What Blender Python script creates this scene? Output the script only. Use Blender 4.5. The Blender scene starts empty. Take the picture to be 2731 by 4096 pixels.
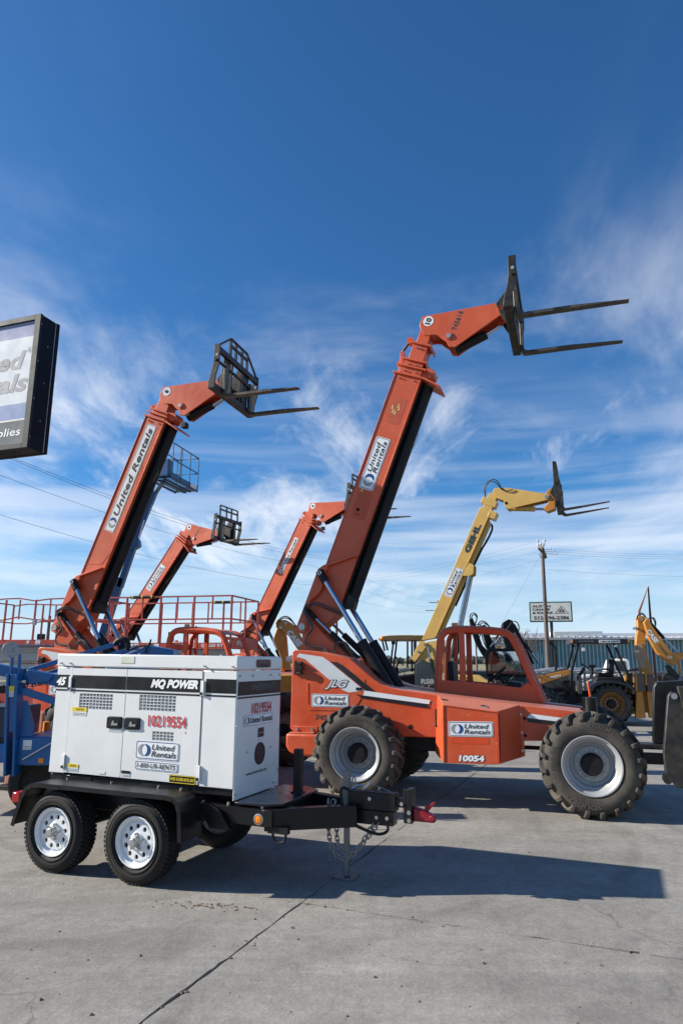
import bpy, math, random
from mathutils import Vector, Matrix
R_ = math.radians
random.seed(7)
sc = bpy.context.scene
COL = sc.collection
# ------------------------------------------------------------------ camera
cam = bpy.data.cameras.new('camera')
cam.sensor_fit = 'VERTICAL'; cam.sensor_height = 36.0; cam.lens = 24.0
cam.clip_start = 0.1; cam.clip_end = 6000
camo = bpy.data.objects.new('camera', cam); COL.objects.link(camo)
PITCH = math.atan((2643.0 - 2048.0) / 2730.67)
camo.matrix_world = Matrix.Translation((0, 0, 1.8)) @ Matrix.Rotation(math.pi / 2 + PITCH, 4, 'X') @ Matrix.Rotation(R_(0.3), 4, 'Z')
sc.camera = camo
# ------------------------------------------------------------------ sun and sky
SUN_AZ, SUN_EL = R_(-3.6), R_(28.0)          # direction the light travels on the ground (from +X), elevation
sund = Vector((math.cos(SUN_AZ) * math.cos(SUN_EL), math.sin(SUN_AZ) * math.cos(SUN_EL), -math.sin(SUN_EL)))
sl = bpy.data.lights.new('sun', 'SUN'); sl.energy = 5.0; sl.angle = R_(0.5); sl.color = (1.0, 0.93, 0.82)
so = bpy.data.objects.new('sun', sl); COL.objects.link(so)
so.rotation_euler = sund.to_track_quat('-Z', 'Y').to_euler()
w = bpy.data.worlds.new('World'); sc.world = w; w.use_nodes = True
nt = w.node_tree; nt.nodes.clear()
def N(t, **k):
    n = nt.nodes.new(t)
    for a, b in k.items(): setattr(n, a, b)
    return n
def LK(a, b): nt.links.new(a, b)
def MATH(op, a, b=None, c=None):
    n = N('ShaderNodeMath', operation=op)
    for i, v in enumerate((a, b, c)):
        if v is None: continue
        if isinstance(v, (int, float)): n.inputs[i].default_value = v
        else: LK(v, n.inputs[i])
    return n.outputs[0]
def MAPR(v, a, b, c=0.0, d=1.0):
    n = N('ShaderNodeMapRange', interpolation_type='SMOOTHSTEP')
    LK(v, n.inputs[0])
    for i, x in zip((1, 2, 3, 4), (a, b, c, d)): n.inputs[i].default_value = x
    return n.outputs[0]
sky = N('ShaderNodeTexSky', sky_type='NISHITA', sun_disc=False, sun_elevation=SUN_EL,
        sun_rotation=R_(-86.4), altitude=150, air_density=1.0, dust_density=0.35, ozone_density=3.2)
tc = N('ShaderNodeTexCoord'); sep = N('ShaderNodeSeparateXYZ'); LK(tc.outputs['Generated'], sep.inputs[0])
z0 = MATH('MAXIMUM', sep.outputs[2], 0.0); zz = MATH('ADD', z0, 0.13)
comb = N('ShaderNodeCombineXYZ'); LK(MATH('DIVIDE', sep.outputs[0], zz), comb.inputs[0]); LK(MATH('DIVIDE', sep.outputs[1], zz), comb.inputs[1])
def NOISE(scale, rot, sx, sy, detail, rough, dist, off=0.0):
    mp = N('ShaderNodeMapping'); mp.inputs['Rotation'].default_value = (0, 0, rot); mp.inputs['Scale'].default_value = (sx, sy, 1)
    mp.inputs['Location'].default_value = (off, off * 0.7, 0); LK(comb.outputs[0], mp.inputs[0])
    n = N('ShaderNodeTexNoise'); LK(mp.outputs[0], n.inputs['Vector']); n.inputs['Scale'].default_value = scale
    n.inputs['Detail'].default_value = detail; n.inputs['Roughness'].default_value = rough; n.inputs['Distortion'].default_value = dist
    return n.outputs[0]
OW = (-0.2, 2.2, 4.6)
big = NOISE(0.55, 0.5, 1.0, 1.0, 3, 0.5, 0.3, OW[2])          # where the cirrus lies
wisp = NOISE(1.25, OW[0], 1.7, 0.5, 8, 0.62, 0.9, OW[1])      # combed filaments
fine = NOISE(3.2, -0.35, 1.5, 0.7, 6, 0.66, 0.8, 1.4)
elev = sep.outputs[2]
low = MAPR(elev, 0.02, 0.30)                                 # 0 at the horizon
high = MAPR(elev, 0.34, 0.54, 1.0, 0.0)                      # clear zenith
amt = MATH('ADD', MATH('MULTIPLY', big, 0.95), MATH('ADD', MATH('MULTIPLY', wisp, 0.62), MATH('MULTIPLY', fine, 0.3)))
c1 = MAPR(amt, 0.90, 1.20)
c1 = MATH('MULTIPLY', c1, high)
# long level veils low over the horizon
mpv = N('ShaderNodeMapping'); mpv.inputs['Scale'].default_value = (1.1, 1.1, 15.0); LK(tc.outputs['Generated'], mpv.inputs[0])
nv = N('ShaderNodeTexNoise'); LK(mpv.outputs[0], nv.inputs['Vector']); nv.inputs['Scale'].default_value = 1.6; nv.inputs['Detail'].default_value = 5; nv.inputs['Roughness'].default_value = 0.55; nv.inputs['Distortion'].default_value = 0.25
veil = MATH('MULTIPLY', MAPR(nv.outputs[0], 0.36, 0.72), MAPR(elev, 0.46, 0.06))
TH = 4.5
thin = MATH('MULTIPLY', MAPR(NOISE(0.8, 0.6, 0.9, 0.7, 6, 0.62, 0.8, TH), 0.44, 0.74), MAPR(elev, 0.66, 0.42, 0.03, 0.42))
cov = MATH('MAXIMUM', MATH('MULTIPLY', c1, 0.80), MATH('MULTIPLY', veil, 0.62))
cov = MATH('ADD', cov, MATH('MULTIPLY', thin, MATH('SUBTRACT', 1.0, cov)))
mixc = N('ShaderNodeMix', data_type='RGBA'); LK(cov, mixc.inputs[0]); tint = N('ShaderNodeMix', data_type='RGBA', blend_type='MULTIPLY'); tint.inputs[0].default_value = 1.0; LK(sky.outputs[0], tint.inputs[6]); tint.inputs[7].default_value = (0.52, 1.14, 1.60, 1); LK(tint.outputs[2], mixc.inputs[6]); mixc.inputs[7].default_value = (11.6, 12.0, 12.6, 1)
hz = N('ShaderNodeMix', data_type='RGBA'); LK(MAPR(elev, 0.20, -0.02, 0.0, 0.9), hz.inputs[0]); LK(mixc.outputs[2], hz.inputs[6]); hz.inputs[7].default_value = (7.0, 9.0, 10.8, 1)   # pale air low over the land
bg = N('ShaderNodeBackground'); bg.inputs[1].default_value = 0.055; LK(hz.outputs[2], bg.inputs[0])
wo = N('ShaderNodeOutputWorld'); LK(bg.outputs[0], wo.inputs[0])
# ------------------------------------------------------------------ exposure
sc.view_settings.view_transform = 'Standard'; sc.view_settings.look = 'None'
sc.view_settings.exposure = 0.72; sc.view_settings.gamma = 1.0; sc.view_settings.use_curve_mapping = False
sc.cycles.max_bounces = 6; sc.cycles.transparent_max_bounces = 8

# ------------------------------------------------------------------ materials
MATS = {}
def mat(name, col, rough=0.5, metal=0.0, var=0.12, vscale=3.0, dirt=0.0, dcol=(0.16, 0.13, 0.10), dscale=4.0, bump=0.0, bscale=40.0,
        streak=0.0, fade=None, fadeamt=0.0, coat=0.0, spec=0.5, bdist=0.01, topdust=None, scuff=0.0, wave=0.0):
    if name in MATS: return MATS[name]
    m = bpy.data.materials.new(name); m.use_nodes = True; MATS[name] = m
    t = m.node_tree; b = t.nodes['Principled BSDF']
    def n(ty, **k):
        q = t.nodes.new(ty)
        for a, v in k.items(): setattr(q, a, v)
        return q
    co = n('ShaderNodeTexCoord')
    no = n('ShaderNodeTexNoise'); t.links.new(co.outputs['Object'], no.inputs['Vector'])
    no.inputs['Scale'].default_value = vscale; no.inputs['Detail'].default_value = 4; no.inputs['Roughness'].default_value = 0.6
    rp = n('ShaderNodeMapRange'); t.links.new(no.outputs[0], rp.inputs[0])
    for i, x in zip((1, 2, 3, 4), (0.3, 0.7, 1 - var, 1 + var)): rp.inputs[i].default_value = x
    mx = n('ShaderNodeMix', data_type='RGBA', blend_type='MULTIPLY'); mx.inputs[0].default_value = 1.0
    mx.inputs[6].default_value = (*col, 1); t.links.new(rp.outputs[0], mx.inputs[7])
    out = mx.outputs[2]
    def layer(out, colr, amount, scale, lo, hi, stretch=None, rough_=0.65):
        src = co.outputs['Object']
        if stretch:
            mp = n('ShaderNodeMapping'); mp.inputs['Scale'].default_value = stretch; t.links.new(src, mp.inputs[0]); src = mp.outputs[0]
        d = n('ShaderNodeTexNoise'); t.links.new(src, d.inputs['Vector']); d.inputs['Scale'].default_value = scale; d.inputs['Detail'].default_value = 5; d.inputs['Roughness'].default_value = rough_
        r = n('ShaderNodeMapRange'); t.links.new(d.outputs[0], r.inputs[0])
        for i, x in zip((1, 2, 3, 4), (lo, hi, 0, amount)): r.inputs[i].default_value = x
        q = n('ShaderNodeMix', data_type='RGBA'); t.links.new(r.outputs[0], q.inputs[0]); t.links.new(out, q.inputs[6]); q.inputs[7].default_value = (*colr, 1)
        return q.outputs[2], r.outputs[0]
    dm = None
    if fade: out, _ = layer(out, fade, fadeamt, 0.9, 0.3, 0.7)
    if dirt: out, dm = layer(out, dcol, dirt, dscale, 0.42, 0.78)
    if streak: out, _ = layer(out, dcol, streak, 3.0, 0.5, 0.8, (6, 6, 0.5))
    if scuff:
        out, _ = layer(out, (0.62, 0.50, 0.42), scuff, 26.0, 0.66, 0.70, (1, 1, 3.0), 0.5)
        out, _ = layer(out, (0.10, 0.06, 0.05), scuff, 14.0, 0.70, 0.74, (2.5, 1, 1), 0.6)
    if topdust:
        ge = n('ShaderNodeNewGeometry'); sx = n('ShaderNodeSeparateXYZ'); t.links.new(ge.outputs['Normal'], sx.inputs[0])
        r = n('ShaderNodeMapRange'); t.links.new(sx.outputs[2], r.inputs[0])
        for i, x in zip((1, 2, 3, 4), (0.5, 0.95, 0, 0.6)): r.inputs[i].default_value = x
        q = n('ShaderNodeMix', data_type='RGBA'); t.links.new(r.outputs[0], q.inputs[0]); t.links.new(out, q.inputs[6]); q.inputs[7].default_value = (*topdust, 1); out = q.outputs[2]
    t.links.new(out, b.inputs['Base Color'])
    b.inputs['Metallic'].default_value = metal; b.inputs['Specular IOR Level'].default_value = spec
    if coat: b.inputs['Coat Weight'].default_value = coat; b.inputs['Coat Roughness'].default_value = 0.12
    rr = n('ShaderNodeMapRange'); t.links.new(no.outputs[0], rr.inputs[0])
    for i, x in zip((1, 2, 3, 4), (0.3, 0.75, max(0.03, rough - 0.1), min(1, rough + 0.14))): rr.inputs[i].default_value = x
    t.links.new(rr.outputs[0], b.inputs['Roughness'])
    if bump:
        bn = n('ShaderNodeTexNoise'); t.links.new(co.outputs['Object'], bn.inputs['Vector']); bn.inputs['Scale'].default_value = bscale; bn.inputs['Detail'].default_value = 3
        bp = n('ShaderNodeBump'); bp.inputs['Strength'].default_value = bump; bp.inputs['Distance'].default_value = bdist
        t.links.new(bn.outputs[0], bp.inputs['Height']); t.links.new(bp.outputs[0], b.inputs['Normal'])
        if wave:
            wn = n('ShaderNodeTexNoise'); t.links.new(co.outputs['Object'], wn.inputs['Vector']); wn.inputs['Scale'].default_value = 2.2; wn.inputs['Detail'].default_value = 2
            b2 = n('ShaderNodeBump'); b2.inputs['Strength'].default_value = wave; b2.inputs['Distance'].default_value = 0.06
            t.links.new(wn.outputs[0], b2.inputs['Height']); t.links.new(b2.outputs[0], bp.inputs['Normal'])
    return m
ORANGE = mat('orange_paint', (0.60, 0.072, 0.014), 0.42, var=0.10, vscale=2.0, dirt=0.22, dcol=(0.34, 0.12, 0.07), streak=0.14, fade=(0.52, 0.10, 0.045), fadeamt=0.5, bump=0.05, bscale=60, topdust=(0.52, 0.24, 0.17), scuff=0.5, wave=0.22)
ORANGE_B = mat('boom_orange_paint', (0.58, 0.082, 0.020), 0.42, var=0.10, vscale=1.2, dirt=0.22, dcol=(0.40, 0.14, 0.08), streak=0.14, fade=(0.55, 0.115, 0.05), fadeamt=0.5, bump=0.03, bscale=50, scuff=0.4, wave=0.15)
ORANGE_OLD = mat('primer_patch', (0.47, 0.075, 0.028), 0.6, var=0.15)
CREAM_CHIP = mat('paint_chip', (0.55, 0.46, 0.18), 0.6)
RED = mat('red_oxide_paint', (0.40, 0.045, 0.028), 0.45, var=0.14, dirt=0.25, dcol=(0.30, 0.10, 0.07))
REDDECK = mat('red_panel', (0.45, 0.05, 0.03), 0.45, var=0.10, dirt=0.2, dcol=(0.4, 0.13, 0.09))
BLUE = mat('blue_paint', (0.005, 0.105, 0.30), 0.38, var=0.14, dirt=0.18, dcol=(0.02, 0.08, 0.18), bump=0.03)
YELLOW = mat('sand_yellow_paint', (0.62, 0.39, 0.105), 0.42, var=0.08, dirt=0.2, dcol=(0.45, 0.28, 0.10))
MUSTARD = mat('mustard_paint', (0.42, 0.25, 0.03), 0.45, var=0.15, dirt=0.25, dcol=(0.25, 0.15, 0.04))
CASEY = mat('machine_yellow_paint', (0.50, 0.205, 0.022), 0.42, var=0.12, dirt=0.3, dcol=(0.35, 0.2, 0.08))
TAN = mat('tan_plastic', (0.42, 0.26, 0.10), 0.55, var=0.1)
DKGREEN = mat('dark_green_grey_paint', (0.018, 0.032, 0.036), 0.45, var=0.2, dirt=0.2, dcol=(0.06, 0.07, 0.07))
WHITE = mat('white_enamel', (0.70, 0.71, 0.70), 0.30, var=0.02, vscale=1.5, dirt=0.14, dcol=(0.60, 0.575, 0.53), streak=0.08, coat=0.3, bump=0.03, bscale=90, wave=0.12)
BLACK = mat('black_enamel', (0.007, 0.007, 0.008), 0.36, var=0.3, dirt=0.18, dcol=(0.03, 0.028, 0.026), spec=0.32)
BLACKM = mat('black_matt', (0.008, 0.008, 0.010), 0.55, var=0.3, dirt=0.25, dcol=(0.035, 0.032, 0.03), bump=0.1, spec=0.3)
IRON = mat('worn_black_iron', (0.020, 0.020, 0.020), 0.5, metal=0.3, var=0.4, vscale=8, dirt=0.6, dcol=(0.10, 0.078, 0.058), dscale=7, bump=0.25, bscale=25)
IRONW = mat('scraped_steel', (0.075, 0.07, 0.06), 0.45, metal=0.5, var=0.45, vscale=9, dirt=0.65, dcol=(0.19, 0.145, 0.095), dscale=6, bump=0.2, bscale=25)
CHROME = mat('chrome_rod', (0.42, 0.50, 0.62), 0.13, metal=1.0, var=0.05)
STEEL = mat('zinc_steel', (0.45, 0.45, 0.44), 0.38, metal=0.9, var=0.12, dirt=0.3)
CHAINM = mat('chain_steel', (0.26, 0.25, 0.235), 0.42, metal=0.5, var=0.2)
ALU = mat('grey_aluminium', (0.33, 0.34, 0.35), 0.45, metal=0.5, var=0.1)
RUBBER = mat('tyre_rubber', (0.014, 0.0135, 0.013), 0.75, var=0.2, dirt=0.3, dcol=(0.05, 0.044, 0.036), bump=0.15, bscale=80, spec=0.35)
RUBBERD = mat('dusty_tyre_rubber', (0.042, 0.038, 0.033), 0.85, var=0.3, dirt=0.9, dcol=(0.125, 0.103, 0.076), dscale=3.0, bump=0.3, bscale=50)
RIMW = mat('white_wheel', (0.72, 0.74, 0.75), 0.32, var=0.03, dirt=0.1, dcol=(0.5, 0.48, 0.44))
RIMS = mat('silver_wheel', (0.36, 0.37, 0.38), 0.4, metal=0.15, var=0.08, dirt=0.3, dcol=(0.3, 0.27, 0.22), dscale=6)
RIMY = mat('yellow_wheel', (0.26, 0.11, 0.015), 0.5, dirt=0.6, dcol=(0.18, 0.12, 0.06))
INK = mat('decal_black', (0.010, 0.010, 0.013), 0.4, var=0.1)
STENCIL = mat('stencil_black', (0.05, 0.045, 0.05), 0.6, var=0.3, vscale=20)
STRED = mat('stencil_red', (0.50, 0.035, 0.045), 0.55, var=0.25, vscale=25)
STICK = mat('decal_white', (0.74, 0.77, 0.78), 0.35, var=0.03, dirt=0.08, dcol=(0.55, 0.53, 0.5))
SILVER = mat('decal_silver', (0.60, 0.63, 0.64), 0.4, var=0.06, dirt=0.3, dcol=(0.42, 0.38, 0.34))
DBLUE = mat('decal_blue', (0.012, 0.05, 0.21), 0.35, var=0.05)
DGREY = mat('decal_grey', (0.28, 0.29, 0.30), 0.4, var=0.05)
YLAB = mat('decal_yellow', (0.75, 0.56, 0.03), 0.4, var=0.05)
AMBER = mat('amber_lens', (0.85, 0.24, 0.015), 0.2, var=0.08)
REDL = mat('red_lens', (0.40, 0.012, 0.015), 0.2)
REDP = mat('red_coupler_paint', (0.22, 0.006, 0.014), 0.35, var=0.1)
CASTER = mat('lens_clear', (0.62, 0.62, 0.58), 0.2)
WOOD = mat('weathered_pole_wood', (0.13, 0.10, 0.088), 0.85, var=0.3, vscale=3, bump=0.4, bscale=18)
WIRE = mat('wire_grey', (0.07, 0.07, 0.075), 0.6)
PORC = mat('porcelain', (0.6, 0.6, 0.6), 0.25)
TEAL = mat('teal_metal_siding', (0.055, 0.175, 0.235), 0.45, var=0.08, dirt=0.15)
ROOFM = mat('galvanised_roof', (0.42, 0.43, 0.44), 0.45, metal=0.3, var=0.1)
STONE = mat('pale_limestone', (0.50, 0.46, 0.40), 0.85, var=0.25, vscale=2, bump=0.4, bscale=20)
MORTAR = mat('mortar', (0.20, 0.18, 0.155), 0.9)
CONEO = mat('cone_orange', (0.72, 0.12, 0.02), 0.5, var=0.08)
RUST = mat('rusty_pipe', (0.15, 0.045, 0.032), 0.75, var=0.3, bump=0.2)
GLASSM = None
def glass(name, tint=(0.6, 0.7, 0.7), alpha=0.35):
    m = bpy.data.materials.new(name); m.use_nodes = True; t = m.node_tree
    b = t.nodes['Principled BSDF']; tr = t.nodes.new('ShaderNodeBsdfTransparent'); tr.inputs[0].default_value = (*tint, 1)
    gl = t.nodes.new('ShaderNodeBsdfGlossy'); gl.inputs[0].default_value = (1, 1, 1, 1); gl.inputs[1].default_value = 0.03
    no = t.nodes.new('ShaderNodeTexNoise'); no.inputs['Scale'].default_value = 3
    ma = t.nodes.new('ShaderNodeMapRange'); t.links.new(no.outputs[0], ma.inputs[0]); ma.inputs[3].default_value = alpha * 0.7; ma.inputs[4].default_value = alpha * 1.2
    mx = t.nodes.new('ShaderNodeMixShader'); t.links.new(ma.outputs[0], mx.inputs[0]); t.links.new(tr.outputs[0], mx.inputs[1]); t.links.new(gl.outputs[0], mx.inputs[2])
    t.links.new(mx.outputs[0], t.nodes['Material Output'].inputs[0]); t.nodes.remove(b)
    return m
GLASS = glass('window_glass')

# ------------------------------------------------------------------ mesh helpers
V = Vector
class G:
    def __init__(s): s.v = []; s.f = []
    def add(s, vs, fs):
        o = len(s.v); s.v += [tuple(p) for p in vs]; s.f += [tuple(i + o for i in f) for f in fs]; return s
    def box(s, x0, x1, y0, y1, z0, z1):
        return s.add([(x0, y0, z0), (x1, y0, z0), (x1, y1, z0), (x0, y1, z0), (x0, y0, z1), (x1, y0, z1), (x1, y1, z1), (x0, y1, z1)],
                     [(0, 3, 2, 1), (4, 5, 6, 7), (0, 1, 5, 4), (1, 2, 6, 5), (2, 3, 7, 6), (3, 0, 4, 7)])
    def prism(s, poly, lo, hi, ax='y'):
        a = sum(poly[i][0] * poly[(i + 1) % len(poly)][1] - poly[(i + 1) % len(poly)][0] * poly[i][1] for i in range(len(poly)))
        P = list(poly) if a > 0 else list(poly)[::-1]
        n = len(P)
        if ax == 'y': f = lambda p, t: (p[0], t, p[1])
        elif ax == 'x': f = lambda p, t: (t, p[0], p[1])
        else: f = lambda p, t: (p[0], p[1], t)
        lo_, hi_ = (hi, lo) if ax == 'y' else (lo, hi)       # keep normals outward
        vs = [f(p, lo_) for p in P] + [f(p, hi_) for p in P]
        fs = [tuple(range(n))[::-1], tuple(range(n, 2 * n))] + [(i, (i + 1) % n, (i + 1) % n + n, i + n) for i in range(n)]
        return s.add(vs, fs)
    def bar(s, a, b, w, h=None, up=(0, 0, 1)):
        a, b = V(a), V(b); h = w if h is None else h
        d = (b - a).normalized(); u = V(up)
        if abs(d.dot(u)) > 0.98: u = V((1, 0, 0)) if abs(d.x) < 0.9 else V((0, 1, 0))
        x = d.cross(u).normalized(); y = x.cross(d)
        c = [(-.5, -.5), (.5, -.5), (.5, .5), (-.5, .5)]
        vs = [p + x * (w * i) + y * (h * j) for p in (a, b) for i, j in c]
        return s.add(vs, [(0, 1, 2, 3)[::-1], (4, 5, 6, 7)] + [(i, (i + 1) % 4, (i + 1) % 4 + 4, i + 4) for i in range(4)][::1])
    def cyl(s, a, b, r, r2=None, n=16):
        a, b = V(a), V(b); r2 = r if r2 is None else r2
        d = (b - a).normalized(); u = V((0, 0, 1)) if abs(d.z) < 0.9 else V((1, 0, 0))
        x = d.cross(u).normalized(); y = d.cross(x)
        vs = [p + (x * math.cos(2 * math.pi * i / n) + y * math.sin(2 * math.pi * i / n)) * q for p, q in ((a, r), (b, r2)) for i in range(n)]
        return s.add(vs, [tuple(range(n))[::-1], tuple(range(n, 2 * n))] + [(i, (i + 1) % n, (i + 1) % n + n, i + n) for i in range(n)])
    def tube(s, pts, r, n=8, closed=False, sm=0):
        P = [V(p) for p in pts]
        for _ in range(sm):
            Q = []
            m = len(P)
            for i in range(m if closed else m - 1):
                a, b = P[i], P[(i + 1) % m]; Q += [a * .75 + b * .25, a * .25 + b * .75]
            P = Q if closed else [P[0]] + Q + [P[-1]]
        m = len(P); x = None; vs = []
        for i in range(m):
            if closed: d = (P[(i + 1) % m] - P[i - 1]).normalized()
            else: d = (P[min(i + 1, m - 1)] - P[max(i - 1, 0)]).normalized()
            if x is None:
                u = V((0, 0, 1)) if abs(d.z) < 0.9 else V((1, 0, 0)); x = d.cross(u).normalized()
            else: x = (x - d * x.dot(d)).normalized()
            y = d.cross(x)
            vs += [P[i] + (x * math.cos(2 * math.pi * k / n) + y * math.sin(2 * math.pi * k / n)) * r for k in range(n)]
        fs = []
        for i in range(m if closed else m - 1):
            j = (i + 1) % m
            fs += [(i * n + k, i * n + (k + 1) % n, j * n + (k + 1) % n, j * n + k) for k in range(n)]
        if not closed: fs += [tuple(range(n))[::-1], tuple(range((m - 1) * n, m * n))]
        return s.add(vs, fs)
    def lathe(s, prof, n=32, c=(0, 0, 0), ax='y'):
        vs = []
        for r, t in prof:
            for i in range(n):
                q = 2 * math.pi * i / n; p = (r * math.cos(q), t, r * math.sin(q))
                if ax == 'z': p = (p[0], p[2], p[1])
                if ax == 'x': p = (p[1], p[0], p[2])
                vs.append((p[0] + c[0], p[1] + c[1], p[2] + c[2]))
        m = len(prof)
        fs = [(i * n + k, (i + 1) * n + k, (i + 1) * n + (k + 1) % n, i * n + (k + 1) % n) for i in range(m - 1) for k in range(n)]
        return s.add(vs, fs)
    def mesh(s, name):
        me = bpy.data.meshes.new(name); me.from_pydata(s.v, [], s.f); me.validate(); me.update()
        return me
def recalc(me):
    import bmesh
    b = bmesh.new(); b.from_mesh(me); bmesh.ops.recalc_face_normals(b, faces=b.faces); b.to_mesh(me); b.free()
def put(g, name, m, parent=None, bev=0.0, smooth=True, ang=38, seg=2, rc=True):
    me = g.mesh(name) if isinstance(g, G) else g
    if isinstance(g, G):
        if rc: recalc(me)
        me.materials.append(m)
        if smooth:
            me.shade_smooth(); me.set_sharp_from_angle(angle=R_(ang))
    o = bpy.data.objects.new(name, me); COL.objects.link(o)
    if parent: o.parent = parent
    if bev:
        b = o.modifiers.new('bevel', 'BEVEL'); b.width = bev; b.segments = seg; b.limit_method = 'ANGLE'; b.angle_limit = R_(35); b.use_clamp_overlap = True
    return o
def tag(o, label=None, cat=None, group=None, kind=None):
    if label: o['label'] = label
    if cat: o['category'] = cat
    if group: o['group'] = group
    if kind: o['kind'] = kind
    return o
def empty(name, loc=(0, 0, 0), yaw=0.0, scale=1.0, label=None, cat=None, group=None):
    o = bpy.data.objects.new(name, None); COL.objects.link(o); o.empty_display_size = 0.3
    o.location = loc; o.rotation_euler = (0, 0, R_(yaw)); o.scale = (scale,) * 3
    return tag(o, label, cat, group)
def link_copy(o, parent, loc=None, rot=None):
    c = o.copy(); COL.objects.link(c); c.parent = parent
    if loc is not None: c.location = loc
    if rot is not None: c.rotation_euler = rot
    for ch in [q for q in bpy.data.objects if q.parent == o]:
        link_copy(ch, c)
    return c
# ------------------------------------------------------------------ lettering and decals
TC = {}
def glyphs(s, bold=0.0, shear=0.0, space=1.0):
    k = (s, bold, shear, space)
    if k in TC: return TC[k]
    cu = bpy.data.curves.new('lettering', 'FONT'); cu.body = s; cu.offset = bold; cu.shear = shear; cu.resolution_u = 3; cu.space_character = space
    o = bpy.data.objects.new('lettering', cu); COL.objects.link(o)
    dg = bpy.context.evaluated_depsgraph_get()
    me = bpy.data.meshes.new_from_object(o.evaluated_get(dg))
    vs = [(v.co.x, v.co.y) for v in me.vertices]; fs = [tuple(p.vertices) for p in me.polygons]
    bpy.data.objects.remove(o); bpy.data.curves.remove(cu); bpy.data.meshes.remove(me)
    x0 = min(v[0] for v in vs); x1 = max(v[0] for v in vs); y0 = min(v[1] for v in vs); y1 = max(v[1] for v in vs)
    vs = [((x - x0) / (x1 - x0), (y - y0) / (y1 - y0)) for x, y in vs]
    TC[k] = (vs, fs); return TC[k]
class Pl:                                  # a drawing plane: origin, right, up; normal = right x up
    def __init__(s, o, u, v):
        s.o, s.u, s.v = V(o), V(u).normalized(), V(v).normalized(); s.n = s.u.cross(s.v).normalized()
    def p(s, x, y, e=0.0): return s.o + s.u * x + s.v * y + s.n * e
def flat(pl, poly, e, g=None):
    g = g or G(); n = len(poly)
    a = sum(poly[i][0] * poly[(i + 1) % n][1] - poly[(i + 1) % n][0] * poly[i][1] for i in range(n))
    P = poly if a > 0 else poly[::-1]
    return g.add([pl.p(x, y, e) for x, y in P], [tuple(range(n))])
def letters(pl, s, x, y, w_, h, e=0.006, bold=0.02, shear=0.0, g=None, space=1.0):
    vs, fs = glyphs(s, bold, shear, space); g = g or G()
    return g.add([pl.p(x + a * w_, y + b * h, e) for a, b in vs], fs)
def rrect(x0, y0, x1, y1, r, n=5):
    out = []
    for cx, cy, a in ((x1 - r, y1 - r, 0), (x0 + r, y1 - r, 90), (x0 + r, y0 + r, 180), (x1 - r, y0 + r, 270)):
        out += [(cx + r * math.cos(R_(a + 90 * i / n)), cy + r * math.sin(R_(a + 90 * i / n))) for i in range(n + 1)]
    return out
def ring(pl, A, B, e, g=None):
    g = g or G(); n = len(A)
    return g.add([pl.p(x, y, e) for x, y in A] + [pl.p(x, y, e) for x, y in B], [(i, (i + 1) % n, (i + 1) % n + n, i + n) for i in range(n)])
def circ(cx, cy, r, n=24): return [(cx + r * math.cos(2 * math.pi * i / n), cy + r * math.sin(2 * math.pi * i / n)) for i in range(n)]
def crescents(pl, cx, cy, r, e, rot=0.0):
    d = r * 0.34
    def arc(c, a0, a1, n=14): return [(c + r * math.cos(R_(a0 + (a1 - a0) * i / n)), r * math.sin(R_(a0 + (a1 - a0) * i / n))) for i in range(n + 1)]
    t = math.degrees(math.acos(d / r)); res = []
    for left in (True, False):
        A = arc(-d, t, 360 - t)                       # outer arc of the left disc
        Bq = arc(d, 180 + t - 0, 180 - t)             # left arc of the right disc, back up
        P = A + Bq[1:-1]
        if not left: P = [(-x, -y) for x, y in P]
        c_, s_ = math.cos(R_(rot)), math.sin(R_(rot))
        res.append([(cx + x * c_ - y * s_, cy + x * s_ + y * c_) for x, y in P])
    return res
def crescent_mesh(pl, P, e, g=None):
    # split into a strip so that the concave outline fills cleanly
    n = 15; A = P[:n]; B = [P[0]] + P[n:][::-1] + [P[n - 1]]
    B = B[:n] if len(B) >= n else B + [B[-1]] * (n - len(B))
    g = g or G()
    return g.add([pl.p(x, y, e) for x, y in A] + [pl.p(x, y, e) for x, y in B], [(i, i + 1, i + 1 + n, i + n) for i in range(n - 1)])
def ur_decal(parent, pl, w_, h, lines=2, sub=True, border=True):
    """white sticker with crescent emblem and company name"""
    st = put(flat(pl, rrect(0, 0, w_, h, min(w_, h) * 0.14), 0.003), 'decal', STICK, parent, smooth=False, rc=False)
    k = min(w_, h) * 0.045
    if border: put(ring(pl, rrect(k, k, w_ - k, h - k, min(w_, h) * 0.12), rrect(k * 1.7, k * 1.7, w_ - k * 1.7, h - k * 1.7, min(w_, h) * 0.11), 0.005), 'decal_border', DBLUE, st, smooth=False, rc=False)
    if lines == 2:
        r = h * 0.31; cx = w_ * 0.06 + r * 1.34; L, Rr = crescents(pl, cx, h / 2, r, 0)
        x0 = cx + r * 1.34 + w_ * 0.035; ww = w_ * 0.95 - x0
        tl = [('United', x0, h * 0.53, ww * 0.92, h * 0.30), ('Rentals', x0 - w_ * 0.01, h * 0.17, ww, h * 0.30)]
    else:
        r = h * 0.32; cx = w_ * 0.035 + r * 1.34; L, Rr = crescents(pl, cx, h / 2, r, 0)
        x0 = cx + r * 1.34 + w_ * 0.02
        tl = [('United Rentals', x0, h * 0.24, w_ * 0.965 - x0, h * 0.52)]
    put(crescent_mesh(pl, L, 0.006), 'emblem_grey', DGREY, st, smooth=False, rc=False)
    put(crescent_mesh(pl, Rr, 0.006), 'emblem_blue', DBLUE, st, smooth=False, rc=False)
    g = G()
    for s, x, y, a, b in tl: letters(pl, s, x, y, a, b, 0.006, 0.011 if lines == 2 else 0.02, 0.22, g)
    put(g, 'lettering', INK, st, smooth=False, rc=False)
    return st
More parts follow.
